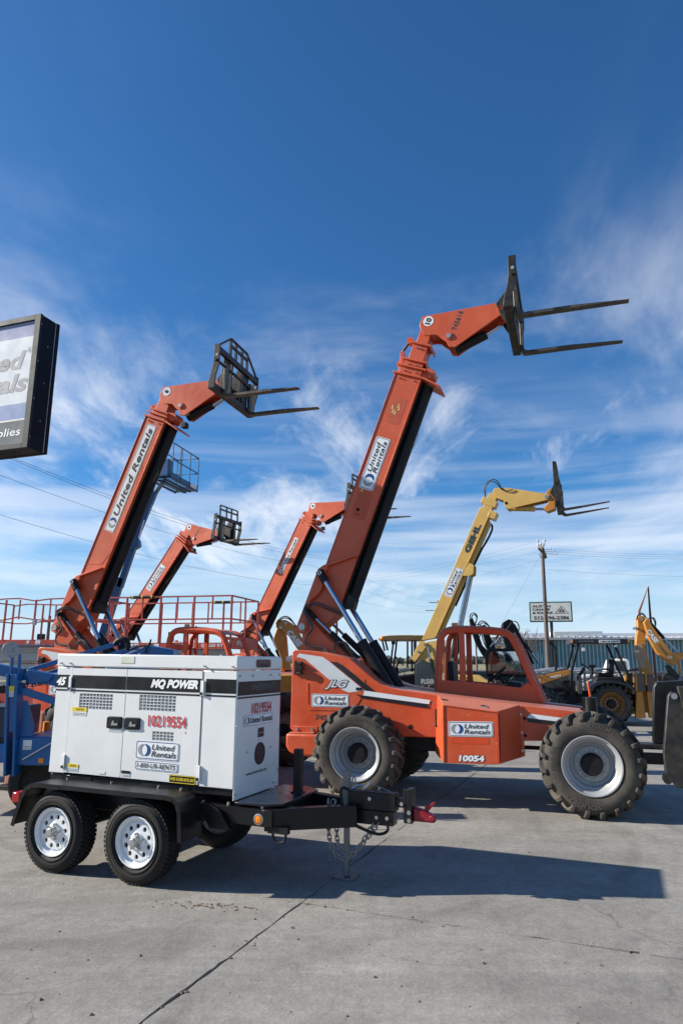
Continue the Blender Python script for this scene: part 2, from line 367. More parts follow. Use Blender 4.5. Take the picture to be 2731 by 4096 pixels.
def word(parent, pl, s, x, y, w_, h, m, bold=0.02, shear=0.0, e=0.004, name='lettering', space=1.0):
    return put(letters(pl, s, x, y, w_, h, e, bold, shear, None, space), name, m, parent, smooth=False, rc=False)
def arc_letters(s, r, h, y, a0, da, bold=0.02, g=None):
    vs, fs = glyphs(s, bold); g = g or G()
    def f(a, b): q = a0 - da * a; rr = r + h * b; return (rr * math.cos(q), y, rr * math.sin(q))
    return g.add([f(a, b) for a, b in vs], fs)
def patch(parent, pl, poly, m, e=0.003, name='decal'):
    return put(flat(pl, poly, e), name, m, parent, smooth=False, rc=False)
# ------------------------------------------------------------------ ground
def concrete_mat():
    m = bpy.data.materials.new('yard_concrete'); m.use_nodes = True; t = m.node_tree; b = t.nodes['Principled BSDF']
    def n(ty, **k):
        q = t.nodes.new(ty)
        for a, v in k.items(): setattr(q, a, v)
        return q
    co = n('ShaderNodeTexCoord')
    def noise(scale, detail=6, rough=0.6, st=None, dist=0.0, rot=0.0):
        src = co.outputs['Object']
        if st or rot:
            mp = n('ShaderNodeMapping'); mp.inputs['Scale'].default_value = st or (1, 1, 1); mp.inputs['Rotation'].default_value = (0, 0, rot); t.links.new(src, mp.inputs[0]); src = mp.outputs[0]
        q = n('ShaderNodeTexNoise'); t.links.new(src, q.inputs['Vector']); q.inputs['Scale'].default_value = scale; q.inputs['Detail'].default_value = detail; q.inputs['Roughness'].default_value = rough; q.inputs['Distortion'].default_value = dist
        return q.outputs[0]
    def rng(v, a, b_, c, d):
        q = n('ShaderNodeMapRange'); t.links.new(v, q.inputs[0])
        for i, x in zip((1, 2, 3, 4), (a, b_, c, d)): q.inputs[i].default_value = x
        return q.outputs[0]
    def mul(col, f):
        q = n('ShaderNodeMix', data_type='RGBA', blend_type='MULTIPLY'); q.inputs[0].default_value = 1; t.links.new(col, q.inputs[6]); t.links.new(f, q.inputs[7]); return q.outputs[2]
    def mixc(col, c2, f):
        q = n('ShaderNodeMix', data_type='RGBA'); t.links.new(f, q.inputs[0]); t.links.new(col, q.inputs[6]); q.inputs[7].default_value = (*c2, 1); return q.outputs[2]
    base = n('ShaderNodeRGB'); base.outputs[0].default_value = (0.282, 0.267, 0.240, 1); col = base.outputs[0]
    col = mul(col, rng(noise(0.35, 6), 0.3, 0.7, 0.80, 1.16))
    col = mul(col, rng(noise(1.7, 6, 0.7), 0.3, 0.7, 0.84, 1.13))
    col = mul(col, rng(noise(45, 4, 0.75), 0.3, 0.7, 0.81, 1.17))
    col = mul(col, rng(noise(11, 5, 0.7), 0.3, 0.7, 0.84, 1.14))
    col = mul(col, rng(noise(0.9, 8, 0.6, (0.16, 2.2, 1), 0.5, R_(18)), 0.35, 0.7, 0.88, 1.10))      # scuffed tyre paths
    col = mixc(col, (0.115, 0.105, 0.095), rng(noise(0.8, 10, 0.66, None, 0.9), 0.55, 0.74, 0.0, 0.66))    # oil and damp stains
    col = mixc(col, (0.15, 0.14, 0.125), rng(noise(4.0, 10, 0.7, None, 0.6), 0.60, 0.72, 0.0, 0.5))
    vo = n('ShaderNodeTexVoronoi'); vo.inputs['Scale'].default_value = 9; t.links.new(co.outputs['Object'], vo.inputs['Vector'])
    col = mixc(col, (0.05, 0.047, 0.042), rng(vo.outputs['Distance'], 0.0, 0.055, 0.7, 0.0))
    col = mixc(col, (0.45, 0.42, 0.37), rng(noise(2.6, 10, 0.72, (0.5, 1.6, 1), 0.8), 0.60, 0.78, 0.0, 0.5))   # laitance
    wv = n('ShaderNodeTexWave', wave_type='RINGS', rings_direction='Z'); wv.inputs['Scale'].default_value = 0.42; wv.inputs['Distortion'].default_value = 2.2; wv.inputs['Detail'].default_value = 3; wv.inputs['Detail Scale'].default_value = 1.6
    wm = n('ShaderNodeMapping'); wm.inputs['Location'].default_value = (2.5, -9.0, 0); t.links.new(co.outputs['Object'], wm.inputs[0]); t.links.new(wm.outputs[0], wv.inputs['Vector'])
    tm = n('ShaderNodeMath', operation='MULTIPLY'); t.links.new(rng(wv.outputs[1], 0.80, 0.97, 0.0, 1.0), tm.inputs[0]); t.links.new(rng(noise(0.5, 4), 0.45, 0.62, 0.0, 0.34), tm.inputs[1])
    col = mixc(col, (0.11, 0.10, 0.09), tm.outputs[0])                          # turning tyre marks
    # hairline map cracks
    ve = n('ShaderNodeTexVoronoi', feature='DISTANCE_TO_EDGE'); ve.inputs['Scale'].default_value = 0.55
    wn = n('ShaderNodeTexNoise'); wn.inputs['Scale'].default_value = 2.4; wn.inputs['Detail'].default_value = 8; t.links.new(co.outputs['Object'], wn.inputs['Vector'])
    vm = n('ShaderNodeVectorMath', operation='MULTIPLY_ADD'); t.links.new(wn.outputs['Color'], vm.inputs[0]); vm.inputs[1].default_value = (0.7, 0.7, 0.0); t.links.new(co.outputs['Object'], vm.inputs[2]); t.links.new(vm.outputs[0], ve.inputs['Vector'])
    crk = rng(ve.outputs['Distance'], 0.0, 0.0045, 1.0, 0.0)
    cm = n('ShaderNodeMath', operation='MULTIPLY'); t.links.new(crk, cm.inputs[0]); t.links.new(rng(noise(0.6, 3), 0.5, 0.6, 0.0, 0.55), cm.inputs[1])
    col = mixc(col, (0.07, 0.062, 0.052), cm.outputs[0])
    t.links.new(col, b.inputs['Base Color']); b.inputs['Specular IOR Level'].default_value = 0.25
    t.links.new(rng(noise(3, 6), 0.3, 0.7, 0.74, 0.94), b.inputs['Roughness'])
    bp = n('ShaderNodeBump'); bp.inputs['Strength'].default_value = 0.35; bp.inputs['Distance'].default_value = 0.012; t.links.new(noise(28, 5, 0.7), bp.inputs['Height'])
    t.links.new(bp.outputs[0], b.inputs['Normal'])
    return m
CONC = concrete_mat()
DIRT = mat('dirt', (0.075, 0.062, 0.05), 0.95, var=0.4, vscale=12, bump=0.6, bscale=60)
FIELD = mat('dry_field', (0.24, 0.21, 0.12), 0.95, var=0.35, vscale=0.05, dirt=0.6, dcol=(0.10, 0.12, 0.05), dscale=0.03)
ground = tag(put(G().add([(-3000, -400, -0.06), (3000, -400, -0.06), (3000, 4000, -0.06), (-3000, 4000, -0.06)], [(0, 1, 2, 3)]), 'ground', FIELD, smooth=False), kind='structure')
yard = tag(put(G().add([(-60, -30, -0.035), (60, -30, -0.035), (60, 31, -0.035), (-60, 31, -0.035)], [(0, 1, 2, 3)]), 'yard', DIRT, smooth=False), kind='structure')
# concrete slabs: the joints run along and across the trailer's direction
JA = R_(-22.0); JU = V((math.cos(JA), math.sin(JA), 0)); JV = V((-math.sin(JA), math.cos(JA), 0)); JO = V((-0.29, 5.70, 0))
def slab(i, j, su, sv, gap=0.0075):
    rnd = random.Random(i * 91 + j * 7 + 5)
    u0, u1, v0, v1 = i * su + gap, (i + 1) * su - gap, j * sv + gap * .28, (j + 1) * sv - gap * .28
    cen = JO + JU * ((u0 + u1) / 2) + JV * ((v0 + v1) / 2)
    near = (cen - V((0, 5, 0))).length < 14
    step = 0.06 if near else 1.2; amp = 0.0042 if near else 0.0
    def edge(a, b):
        L = (b[0] - a[0]) ** 2 + (b[1] - a[1]) ** 2; k = max(2, int(L ** .5 / step)); out = []; off = 0
        nx, ny = (-(b[1] - a[1]) / L ** .5, (b[0] - a[0]) / L ** .5)
        for q in range(k):
            off = off * 0.7 + rnd.uniform(-amp, amp); c = off + (rnd.uniform(0, 0.014) if near and rnd.random() < 0.05 else 0)
            out.append((a[0] + (b[0] - a[0]) * q / k + nx * c, a[1] + (b[1] - a[1]) * q / k + ny * c))
        return out
    P = edge((u0, v0), (u1, v0)) + edge((u1, v0), (u1, v1)) + edge((u1, v1), (u0, v1)) + edge((u0, v1), (u0, v0))
    hgt = rnd.uniform(-0.003, 0.003); n = len(P)
    W = [JO + JU * a + JV * b for a, b in P]
    g = G().add([(p.x, p.y, hgt) for p in W] + [(p.x, p.y, -0.034) for p in W], [tuple(range(n))] + [(i_, i_ + n, (i_ + 1) % n + n, (i_ + 1) % n) for i_ in range(n)])
    put(g, 'slab', CONC, yard, smooth=False)
SU, SV = 4.6, 4.6
for i in range(-6, 8):
    for j in range(-4, 8):
        c = JO + JU * ((i + .5) * SU) + JV * ((j + .5) * SV)
        if -24 < c.x < 30 and -6 < c.y < 30: slab(i, j, SU, SV)
# grit, leaves and crumbs swept over the slabs
g = G()
for _ in range(420):
    y = 3.3 + 9 * random.random() ** 1.6; x = random.uniform(-0.62, 0.62) * y * 1.05
    if random.random() < 0.25:
        k = random.uniform(-2, 4.2); q = JO + JU * k + JV * random.gauss(0, 0.03) if random.random() < .6 else JO + JV * k + JU * random.gauss(0, 0.03); x, y = q.x, q.y
    r = random.choice((0.004, 0.005, 0.006, 0.008, 0.010, 0.016)); a = random.uniform(0, 6.28); h = r * random.uniform(0.3, 0.8)
    P = [(x + r * random.uniform(.6, 1.5) * math.cos(a + t), y + r * random.uniform(.6, 1.5) * math.sin(a + t), 0.0005) for t in (0, 1.57, 3.14, 4.71)]
    g.add(P + [(x, y, 0.002 + h)], [(0, 1, 4), (1, 2, 4), (2, 3, 4), (3, 0, 4)])
for _ in range(80):
    a = random.gauss(0, 1); b = random.gauss(0, 1); x, y = -1.02 + a * .16, 5.63 + b * .035 - a * .02; r = random.uniform(.004, .012); q = random.uniform(0, 6.28)
    g.add([(x + r * random.uniform(.6, 1.6) * math.cos(q + t), y + r * random.uniform(.6, 1.6) * math.sin(q + t), 0.0045) for t in (0, 1.57, 3.14, 4.71)], [(0, 1, 2, 3)])
tag(put(g, 'grit', mat('grit', (0.14, 0.09, 0.055), 0.9, var=0.6, vscale=60), smooth=False), 'scattered grit, leaf crumbs and pebbles on the concrete', 'debris', kind='stuff')

# ------------------------------------------------------------------ wheels
def lug_tyre(R, W, rim, n=22, lug=0.045, cw=0.085):
    """carcass with chevron lugs; axle along Y, outer side at y=0"""
    c = R - lug; g = G(); h = W / 2
    prof = [(rim, 0.04), (rim + .012, .012), (rim + (c - rim) * .3, -0.004), (rim + (c - rim) * .62, 0.0), (c - .05, .02), (c - .012, .06), (c, h)]
    prof = prof + [(r, W - y) for r, y in prof[-2::-1]]
    g.lathe(prof, 64)
    for side in (0, 1):
        for k in range(n):
            a0 = 2 * math.pi * (k + 0.5 * side) / n
            st = [(R, h + .012, 0.0), (R, h - .045, .05), (R - .004, h * .45, .10), (R - .012, .035, .15), (R - .045, .006, .17), (R - .085, -.006, .18)]
            vs = []
            for r, y, da in st:
                yy = y if side == 0 else W - y
                w0 = cw * (1.0 if y > .05 else 1.12)
                for rr, aa in ((r, da - w0 * .5), (r, da + w0 * .5), (min(r, c) - .035, da + w0 * .62), (min(r, c) - .035, da - w0 * .62)):
                    yo = yy
                    if y < .05 and rr < r: yo = yy + (.03 if side == 0 else -.03)
                    vs.append((rr * math.cos(a0 + aa), yo, rr * math.sin(a0 + aa)))
            m = len(st)
            fs = [(i * 4 + q, i * 4 + (q + 1) % 4, i * 4 + 4 + (q + 1) % 4, i * 4 + 4 + q) for i in range(m - 1) for q in range(4)] + [(3, 2, 1, 0), tuple(range(4 * m - 4, 4 * m))]
            g.add(vs, fs)
    return g
LUGS = []
def tele_wheel(parent, R, W, rim, loc, flip=False, tyre=None, mats=(RUBBERD, RIMS, BLACKM), name='wheel', rot=0.0):
    g = G().lathe([(rim + .012, .012), (rim + .008, .0), (rim - .006, .002), (rim - .012, .03), (rim - .035, .045), (rim - .045, .10), (rim - .075, .125), (rim - .088, .19), (rim * .64, .205), (rim * .60, .19), (rim * .3, .19), (0.001, .19)], 48)
    g.lathe([(rim + .012, .012), (rim - .02, .24), (rim + .01, W)], 32)
    w_ = put(g, name, mats[1], parent); w_.location = loc; w_.rotation_euler = (0, rot, math.pi if flip else 0)
    t = put(tyre if tyre is not None else lug_tyre(R, W, rim + .008), 'tyre', mats[0], w_, ang=50, bev=.010)
    for k, (tx, a) in enumerate((('LOADMASTER', 1.9), ('SOLIDEAL', 5.2), ('15.5-25', 3.6))):
        put(arc_letters(tx, rim + (R - rim) * .36, (R - rim) * .17, -.0065, a, .95 if k < 2 else .6, .015), 'tyre_lettering', mat('tyre_letter_rubber', (.085, .072, .058), .85), w_, smooth=False, rc=False)
    hb = G().lathe([(0.001, .075), (rim * .34, .077), (rim * .375, .095), (rim * .395, .19)], 24)
    hub = put(hb, 'hub', mats[2], w_)
    nb = G()
    for k in range(10):
        a = 2 * math.pi * (k + .5) / 10; r = rim * .50
        nb.cyl((r * math.cos(a), .192, r * math.sin(a)), (r * math.cos(a), .158, r * math.sin(a)), rim * .045, n=6)
    LUGS.append((nb, w_))
    return w_
def road_tyre(R, W, rim):
    g = G(); c = R - .010
    prof = [(rim - .004, .045), (rim + .012, .03), (rim + .03, .012), (rim + (R - rim) * .45, 0), (R - .05, .010), (R - .022, .024), (c - .003, .05), (c, W / 2)]
    prof += [(r, W - y) for r, y in prof[-2::-1]]
    g.lathe(prof, 72)
    n = 56; rows = [(.026, .058), (.068, .098), (.106, .136), (.144, .174), (.182, .212)]; k_ = W / .238
    for i in range(n):
        for q, (y0, y1) in enumerate(rows):
            a0 = 2 * math.pi * (i + (q % 2) * .5) / n; da = 2 * math.pi / n * (.70 if q in (0, 4) else .78)
            y0_, y1_ = y0 * k_, y1 * k_; ro = R if 0 < q < 4 else R - .006
            zig = .012
            vs = []
            for r in (c - .012, ro):
                for a, y in ((a0, y0_), (a0 + da, y0_), (a0 + da + zig, y1_), (a0 + zig, y1_)): vs.append((r * math.cos(a), y, r * math.sin(a)))
            g.add(vs, [(4, 5, 6, 7), (0, 1, 5, 4), (1, 2, 6, 5), (2, 3, 7, 6), (3, 0, 4, 7)])
    # raised sidewall bands
    for r0 in (rim + .03, R - .055): g.lathe([(r0, .02), (r0 + .003, -.003 if r0 < R - .1 else .004), (r0 + .008, -.003 if r0 < R - .1 else .006), (r0 + .012, .02)], 72)
    return g
# ------------------------------------------------------------------ trailer-mounted generator
bolts = []
T = empty('generator_trailer', (-1.6878, 6.0493, 0), -22, 1.0, 'white diesel generator box on a black tandem-axle trailer in the foreground', 'generator')
X0, X1, Y0, Y1, ZB, ZT = -1.255, 0.738, 0.30, 1.12, 0.765, 1.855
TILT = -0.010                                              # the nose sits a little low
def zt(x): return TILT * (x - X0)
# enclosure core sits a little inside the skin panels
cg = G().prism([(X0 + .02, ZB), (X1 - .02, ZB + zt(X1)), (X1 - .02, 1.70 + zt(X1)), (X0 + .02, 1.70)], Y0 + .03, Y1 - .01)
core = put(cg, 'enclosure', mat('dark_interior', (0.02, 0.02, 0.022), 0.7), T)
def panel(name, x0, x1, z0, z1, y=Y0, th=.028, m=WHITE, par=T, bev=.006, holes=()):
    """a skin panel with rectangular louvre openings cut out as a grid of strips"""
    g = G()
    def P(xa, xb, za, zb):
        xm = (xa + xb) / 2
        g.prism([(xa, za + zt(xa)), (xb, za + zt(xb)), (xb, zb + zt(xb)), (xa, zb + zt(xa))], y, y + th)
    if not holes: P(x0, x1, z0, z1)
    else:
        hs = sorted(holes); xs = x0
        za_, zb_ = z0, z1
        xl = sorted({x0, x1} | {h[0] for h in hs} | {h[1] for h in hs}); zl = sorted({z0, z1} | {h[2] for h in hs} | {h[3] for h in hs})
        for i in range(len(xl) - 1):
            for j in range(len(zl) - 1):
                cx, cz = (xl[i] + xl[i + 1]) / 2, (zl[j] + zl[j + 1]) / 2
                if any(h[0] < cx < h[1] and h[2] < cz < h[3] for h in hs): continue
                P(xl[i], xl[i + 1], zl[j], zl[j + 1])
    o = put(g, name, m, par, bev=0 if holes else bev)
    return o
put(G().prism([(X0 - .008, 1.735), (X1 + .010, 1.735 + zt(X1)), (X1 + .010, ZT + zt(X1)), (X0 - .008, ZT)], Y0 - .008, Y1 + .008), 'roof', WHITE, T, bev=.012)
roofo = [o for o in T.children][-1]
xa, xb, xc = -1.062, -0.421, 0.392
panel('side_panel', X0, xa - .006, ZB, 1.728)
panel('side_panel', xc + .006, X1, ZB, 1.728)
LV1 = (-0.955, -0.565, 1.352, 1.490); LV2 = (-0.265, 0.130, 1.365, 1.498); LV3 = (-0.100, 0.125, 1.115, 1.190)
d1 = panel('door', xa, xb - .004, ZB + .012, 1.722, Y0 - .006, .03, holes=[LV1])
d2 = panel('door', xb + .004, xc, ZB + .012, 1.722, Y0 - .006, .03, holes=[LV2, LV3])
for d, (a, b, c, e_) in ((d1, LV1), (d2, LV2), (d2, LV3)):
    g = G(); n = 10 if b - a > .3 else 6; m = 5 if e_ - c > .1 else 3
    for i in range(1, n): x = a + (b - a) * i / n; g.box(x - .0025, x + .0025, Y0 - .004, Y0 + .004, c + zt(x), e_ + zt(x))
    for j in range(1, m): z = c + (e_ - c) * j / m; g.bar((a, Y0 + .000, z + zt(a)), (b, Y0 + .000, z + zt(b)), .008, .005)
    put(g, 'louvre_grid', WHITE, d)
    g = G()
    for j in range(m + 1):
        z = c + (e_ - c) * j / m
        g.add([(a, Y0 + .005, z + zt(a)), (b, Y0 + .005, z + zt(b)), (b, Y0 + .020, z + zt(b) + .017), (a, Y0 + .020, z + zt(a) + .017)], [(0, 1, 2, 3)])
    put(g, 'louvre_blades', mat('louvre_grey', (0.62, 0.63, 0.63), 0.5), d, smooth=False)
# end panel (radiator discharge end)
put(G().box(X1 - .004, X1 + .006, Y0 + .004, Y1 - .004, 0.655, 1.71), 'end_panel', WHITE, T, bev=.004)
put(G().box(X1 + .006, X1 + .009, Y0 + .006, Y1 - .006, 1.60, 1.712), 'end_flange', WHITE, T)
PF = Pl((0, Y0 - .006, 0), (1, 0, TILT), (0, 0, 1)); PS = Pl((0, Y0, 0), (1, 0, TILT), (0, 0, 1)); PE = Pl((X1 + .006, 0, 0), (0, 1, 0), (0, 0, 1))
def q4(a, b, c, d): return [(a, c), (b, c), (b, d), (a, d)]
off = -TILT * X0                                           # plane height offset so that x=X0 has zero drop
for (a, b, pl, par) in ((X0 + .002, xa - .034, PS, T), (xa + .004, xb - .006, PF, d1), (xb + .006, xc - .004, PF, d2), (xc + .040, X1 - .002, PS, T)):
    patch(par, pl, q4(a, b, 1.538 + off, 1.656 + off), BLACK, name='stripe')
    patch(par, pl, q4(a, b, 1.508 + off, 1.522 + off), BLACK, name='pin_stripe')
patch(T, PE, q4(Y0 + .01, Y1 - .01, 1.500, 1.618), BLACK, .0045, name='stripe'); patch(T, PE, q4(Y0 + .01, Y1 - .01, 1.474, 1.488), BLACK, .0045, name='pin_stripe')
STW = mat('decal_bright_white', (0.82, 0.83, 0.83), 0.35, var=0.02)
word(T, PS, '45', X0 + .004, 1.556 + off, .118, .08, STW, .05, .3, .006)
word(d2, PF, 'MQ POWER', -0.145, 1.553 + off, .50, .088, STW, .055, .32, .006)
word(T, PE, 'WHISPERWATT', .535, 1.535, .46, .062, mat('decal_dim_grey', (0.10, 0.10, 0.11), 0.4), .01, .3, .007)
word(d2, PF, '10219554', -0.152, 1.228 + off, .405, .1, STRED, .03, 0, .005, space=1.05)
word(T, PE, '10219554', .56, 1.335, .37, .092, STRED, .02, 0, .005)
ur_decal(d2, Pl(PF.p(-0.268, 0.948 + off), PF.u, PF.v), .462, .16)
s_ = patch(d2, PF, rrect(-0.268, 0.858 + off, 0.190, 0.936 + off, .018), STICK)
put(ring(PF, rrect(-0.262, 0.864 + off, 0.184, 0.930 + off, .014), rrect(-0.258, 0.868 + off, 0.180, 0.926 + off, .013), .005), 'decal_border', DBLUE, s_, smooth=False, rc=False)
word(s_, PF, '1-800-UR-RENTS', -0.245, 0.878 + off, .41, .04, INK, .014, .22, .006)
ur_decal(T, Pl(PE.p(.42, 1.232), PE.u, PE.v), .55, .098, 1)
word(T, PE, 'www.unitedrentals.com', .50, .825, .37, .028, INK, .01, .2)
def small_label(par, pl, x, y, w_, h, head=None, txt='', inkw=None):
    s = patch(par, pl, q4(x, x + w_, y, y + h), STICK)
    if head: put(flat(pl, q4(x, x + w_, y + h * .5, y + h), .005), 'label_head', head, s, smooth=False, rc=False)
    if txt: word(s, pl, txt, x + w_ * .22, y + h * .62, w_ * .6, h * .26, INK, .02, 0, .006)
    g = G()
    for i in range(2): flat(pl, q4(x + w_ * .06, x + w_ * .94, y + h * (.12 + .17 * i), y + h * (.18 + .17 * i)), .006, g)
    put(g, 'small_print', DGREY, s, smooth=False, rc=False)
    return s
small_label(d1, PF, -1.03, 1.288 + off, .175, .075, YLAB, '! CAUTION')
small_label(d1, PF, -1.035, .793 + off, .135, .065, YLAB, '! CAUTION')
small_label(d1, PF, -0.66, .79 + off, .07, .028)
small_label(d1, PF, -0.60, 1.165 + off, .16, .022)
s_ = patch(d2, PF, q4(.105, .372, .775 + off, .842 + off), BLACK); put(ring(PF, q4(.107, .370, .777 + off, .840 + off), q4(.112, .365, .782 + off, .835 + off), .005), 'label_border', YLAB, s_, smooth=False, rc=False)
word(s_, PF, 'WATER  OIL CHECK AND FILL DAILY', .12, .796 + off, .24, .026, YLAB, .03)
small_label(d2, PF, -0.408, .79 + off, .095, .05, BLACK)
s_ = patch(T, PE, q4(.69, .80, 1.125, 1.205), INK); put(flat(PE, q4(.70, .79, 1.16, 1.166), .005), 'small_print', DGREY, s_, smooth=False, rc=False)
patch(T, PE, q4(.71, .79, 1.075, 1.115), SILVER)
# red spray haze below the stencilled number
for cx, cy, r in ((.245, 1.195, .020), (.09, 1.055, .030), (-.13, 1.06, .025)):
    patch(d2, PF, circ(cx, cy + off, r * .5, 10), mat('overspray', (0.62, 0.34, 0.36), 0.5), .002, 'overspray')
# round port, badge plate, roof window, latches, hinges, bolts
put(G().lathe([(.098, -.002), (.094, .004), (.085, .004), (.083, .001), (.001, .001)], 28, (X1 + .008, .735, .985), 'x'), 'port_ring', mat('port_black', (0.01, 0.01, 0.012), .4), T)
b_ = put(G().prism(rrect(.62, 1.755, .875, 1.825, .015), X1 + .008, X1 + .024, 'x'), 'badge_plate', mat('badge_maroon', (0.10, 0.02, 0.022), .4), T, bev=.004)
b_.location.z = -.018
put(flat(Pl((X1 + .025, 0, 0), (0, 1, 0), (0, 0, 1)), q4(.66, .835, 1.755, 1.79), 0), 'badge_inset', BLACK, b_, smooth=False, rc=False)
put(G().prism(rrect(-.50, 1.765, -.345, 1.832, .008), Y0 - .012, Y0 - .004), 'roof_window', mat('cream_lens', (.62, .62, .52), .25), T, bev=.003)
for d, x in ((d1, -.52), (d2, -.315)):
    l = put(G().prism(rrect(x - .085 + (0 if d is d1 else 0), 1.192 + zt(x), x + .085, 1.298 + zt(x), .015), Y0 - .022, Y0 - .006), 'latch', BLACK, d, bev=.006)
    l.location.x = 0.0 if d is d1 else -.005
    put(G().prism(rrect(x - .062, 1.207 + zt(x), x + .062, 1.282 + zt(x), .01), Y0 - .0245, Y0 - .0215), 'latch_pocket', mat('latch_dark', (.004, .004, .005), .35), l)
    put(G().box(x - .02, x + .05, Y0 - .034, Y0 - .024, 1.222 + zt(x), 1.242 + zt(x)).cyl((x + .0, Y0 - .036, 1.252 + zt(x)), (x, Y0 - .024, 1.252 + zt(x)), .012), 'latch_handle', STEEL, l)
for d, x in ((d1, xa - .012), (d2, xc + .012)):
    for z in (1.575, .87):
        hg = put(G().box(x - .022, x + .010, Y0 - .014, Y0 - .001, z - .065 + zt(x), z + .065 + zt(x)).cyl((x + .012, Y0 - .016, z - .06 + zt(x)), (x + .012, Y0 - .016, z + .06 + zt(x)), .008), 'hinge', WHITE, T, bev=.002)
        put(G().cyl((x - .006, Y0 - .026, z - .045 + zt(x)), (x - .006, Y0 - .012, z - .045 + zt(x)), .013, n=12), 'hinge_knob', BLACK, hg)
g = G()
for x in (-1.205, -1.09, .415, .70): g.cyl((x, Y0 - .030, 1.765 + zt(x)), (x, Y0 - .004, 1.765 + zt(x)), .0075, n=8)
for y in (.33, .56, .90, 1.08): g.cyl((X1 + .022, y, 1.665), (X1 + .006, y, 1.665), .008, n=8)
for y, z in ((.31, 1.25), (1.09, 1.16), (.50, 1.02), (.93, 1.02), (.33, .70), (1.0, .70), (1.09, .80)): g.cyl((X1 + .016, y, z), (X1 + .004, y, z), .007, n=8)
for x in (-.9, .1, .5): g.cyl((x, Y1 - .06, ZT - .03), (x, Y1 - .06, ZT + .014 + zt(x)), .009, n=8)
bolts.append((g, 'bolt'))
# black sub-base, frame, fenders
put(G().box(X0 + .01, X1 - .01, Y0 + .02, Y1 - .02, .685, .755).box(X0 + .2, X0 + .5, Y0 + .012, Y0 + .03, .69, .75).box(-.2, .3, Y0 + .012, Y0 + .03, .69, .75), 'skid_base', BLACK, T, bev=.005)
fr = put(G().bar((-1.40, .36, .555), (1.10, .36, .545), .10, .135).bar((-1.40, 1.16, .555), (1.10, 1.16, .545), .10, .135)
         .bar((-1.38, .30, .56), (-1.38, 1.22, .56), .10, .12).bar((-.9, .36, .55), (-.9, 1.16, .55), .08, .08).bar((.1, .36, .55), (.1, 1.16, .55), .08, .08)
         .bar((1.06, .30, .545), (1.06, 1.22, .545), .10, .13), 'frame', BLACK, T, bev=.006)
put(G().bar((1.02, .335, .53), (1.70, .665, .555), .085, .165).bar((1.02, 1.19, .53), (1.70, .86, .555), .085, .165), 'tongue', BLACK, T, bev=.006)
put(G().prism([(.75, .31), (1.02, .31), (1.16, .40), (1.16, 1.1), (1.02, 1.21), (.75, 1.21)], .632, .650, 'z'), 'deck_plate', mat('black_deck', (.02, .02, .024), .22, var=.3, dirt=.4, dcol=(.05, .05, .055)), T, bev=.004)
def fender(y0, y1):
    P = [(-1.325, .36), (-1.295, .46), (-1.25, .60), (-1.20, .685), (-1.13, .720), (-1.05, .728), (.30, .722), (.38, .712), (.425, .675), (.455, .60), (.475, .38)]
    g = G(); n = len(P)
    for i in range(n - 1):
        (a, b), (c, d) = P[i], P[i + 1]; L = math.hypot(c - a, d - b); nx, nz = (d - b) / L * .008, -(c - a) / L * .008
        g.prism([(a, b), (c, d), (c + nx, d + nz), (a + nx, b + nz)], y0, y1)
    # rolled outer lip
    for i in range(n - 1):
        (a, b), (c, d) = P[i], P[i + 1]; L = math.hypot(c - a, d - b); nx, nz = (d - b) / L * .04, -(c - a) / L * .04
        yy = y0 if y0 < .7 else y1
        g.prism([(a, b), (c, d), (c + nx * .9, d + nz * .9), (a + nx * .9, b + nz * .9)], yy - .004, yy + .006)
    return put(g, 'fender', BLACK, T, ang=60)
fender(-.02, .262); fender(1.21, 1.49)
g = G()
for x in (-.95, -.45, .05, .28): g.cyl((x, .225, .72), (x, .225, .742), .012, n=6)
for x, y in ((.68, .335), (1.0, .335), (.45, .31)): g.cyl((x, y, .60), (x, y, .640), .013, n=6)
bolts.append((g, 'bolt'))
put(G().prism([(.30, .60), (.50, .635), (.62, .60), (.75, .44), (.55, .44), (.46, .56)], .26, .29), 'fender_bracket', BLACK, T, bev=.004)
put(G().box(-1.49, -1.40, .12, .24, .51, .60), 'tail_light', REDL, T, bev=.01)
put(G().lathe([(.044, .004), (.044, -.012), (.034, -.014), (.033, -.006)], 24, (.985, .31, .535)), 'marker_bezel', STEEL, T)
put(G().lathe([(.034, -.006), (.026, -.016), (.001, -.019)], 24, (.985, .31, .535)), 'marker_light', AMBER, T)
put(G().tube([(1.10, .34, .46), (1.10, .34, .41), (1.12, .34, .375), (1.16, .34, .365), (1.20, .34, .375), (1.215, .34, .41), (1.215, .34, .46)], .011, 8, sm=1).bar((1.06, .345, .46), (1.24, .345, .46), .05, .05), 'tie_ring', BLACK, T)
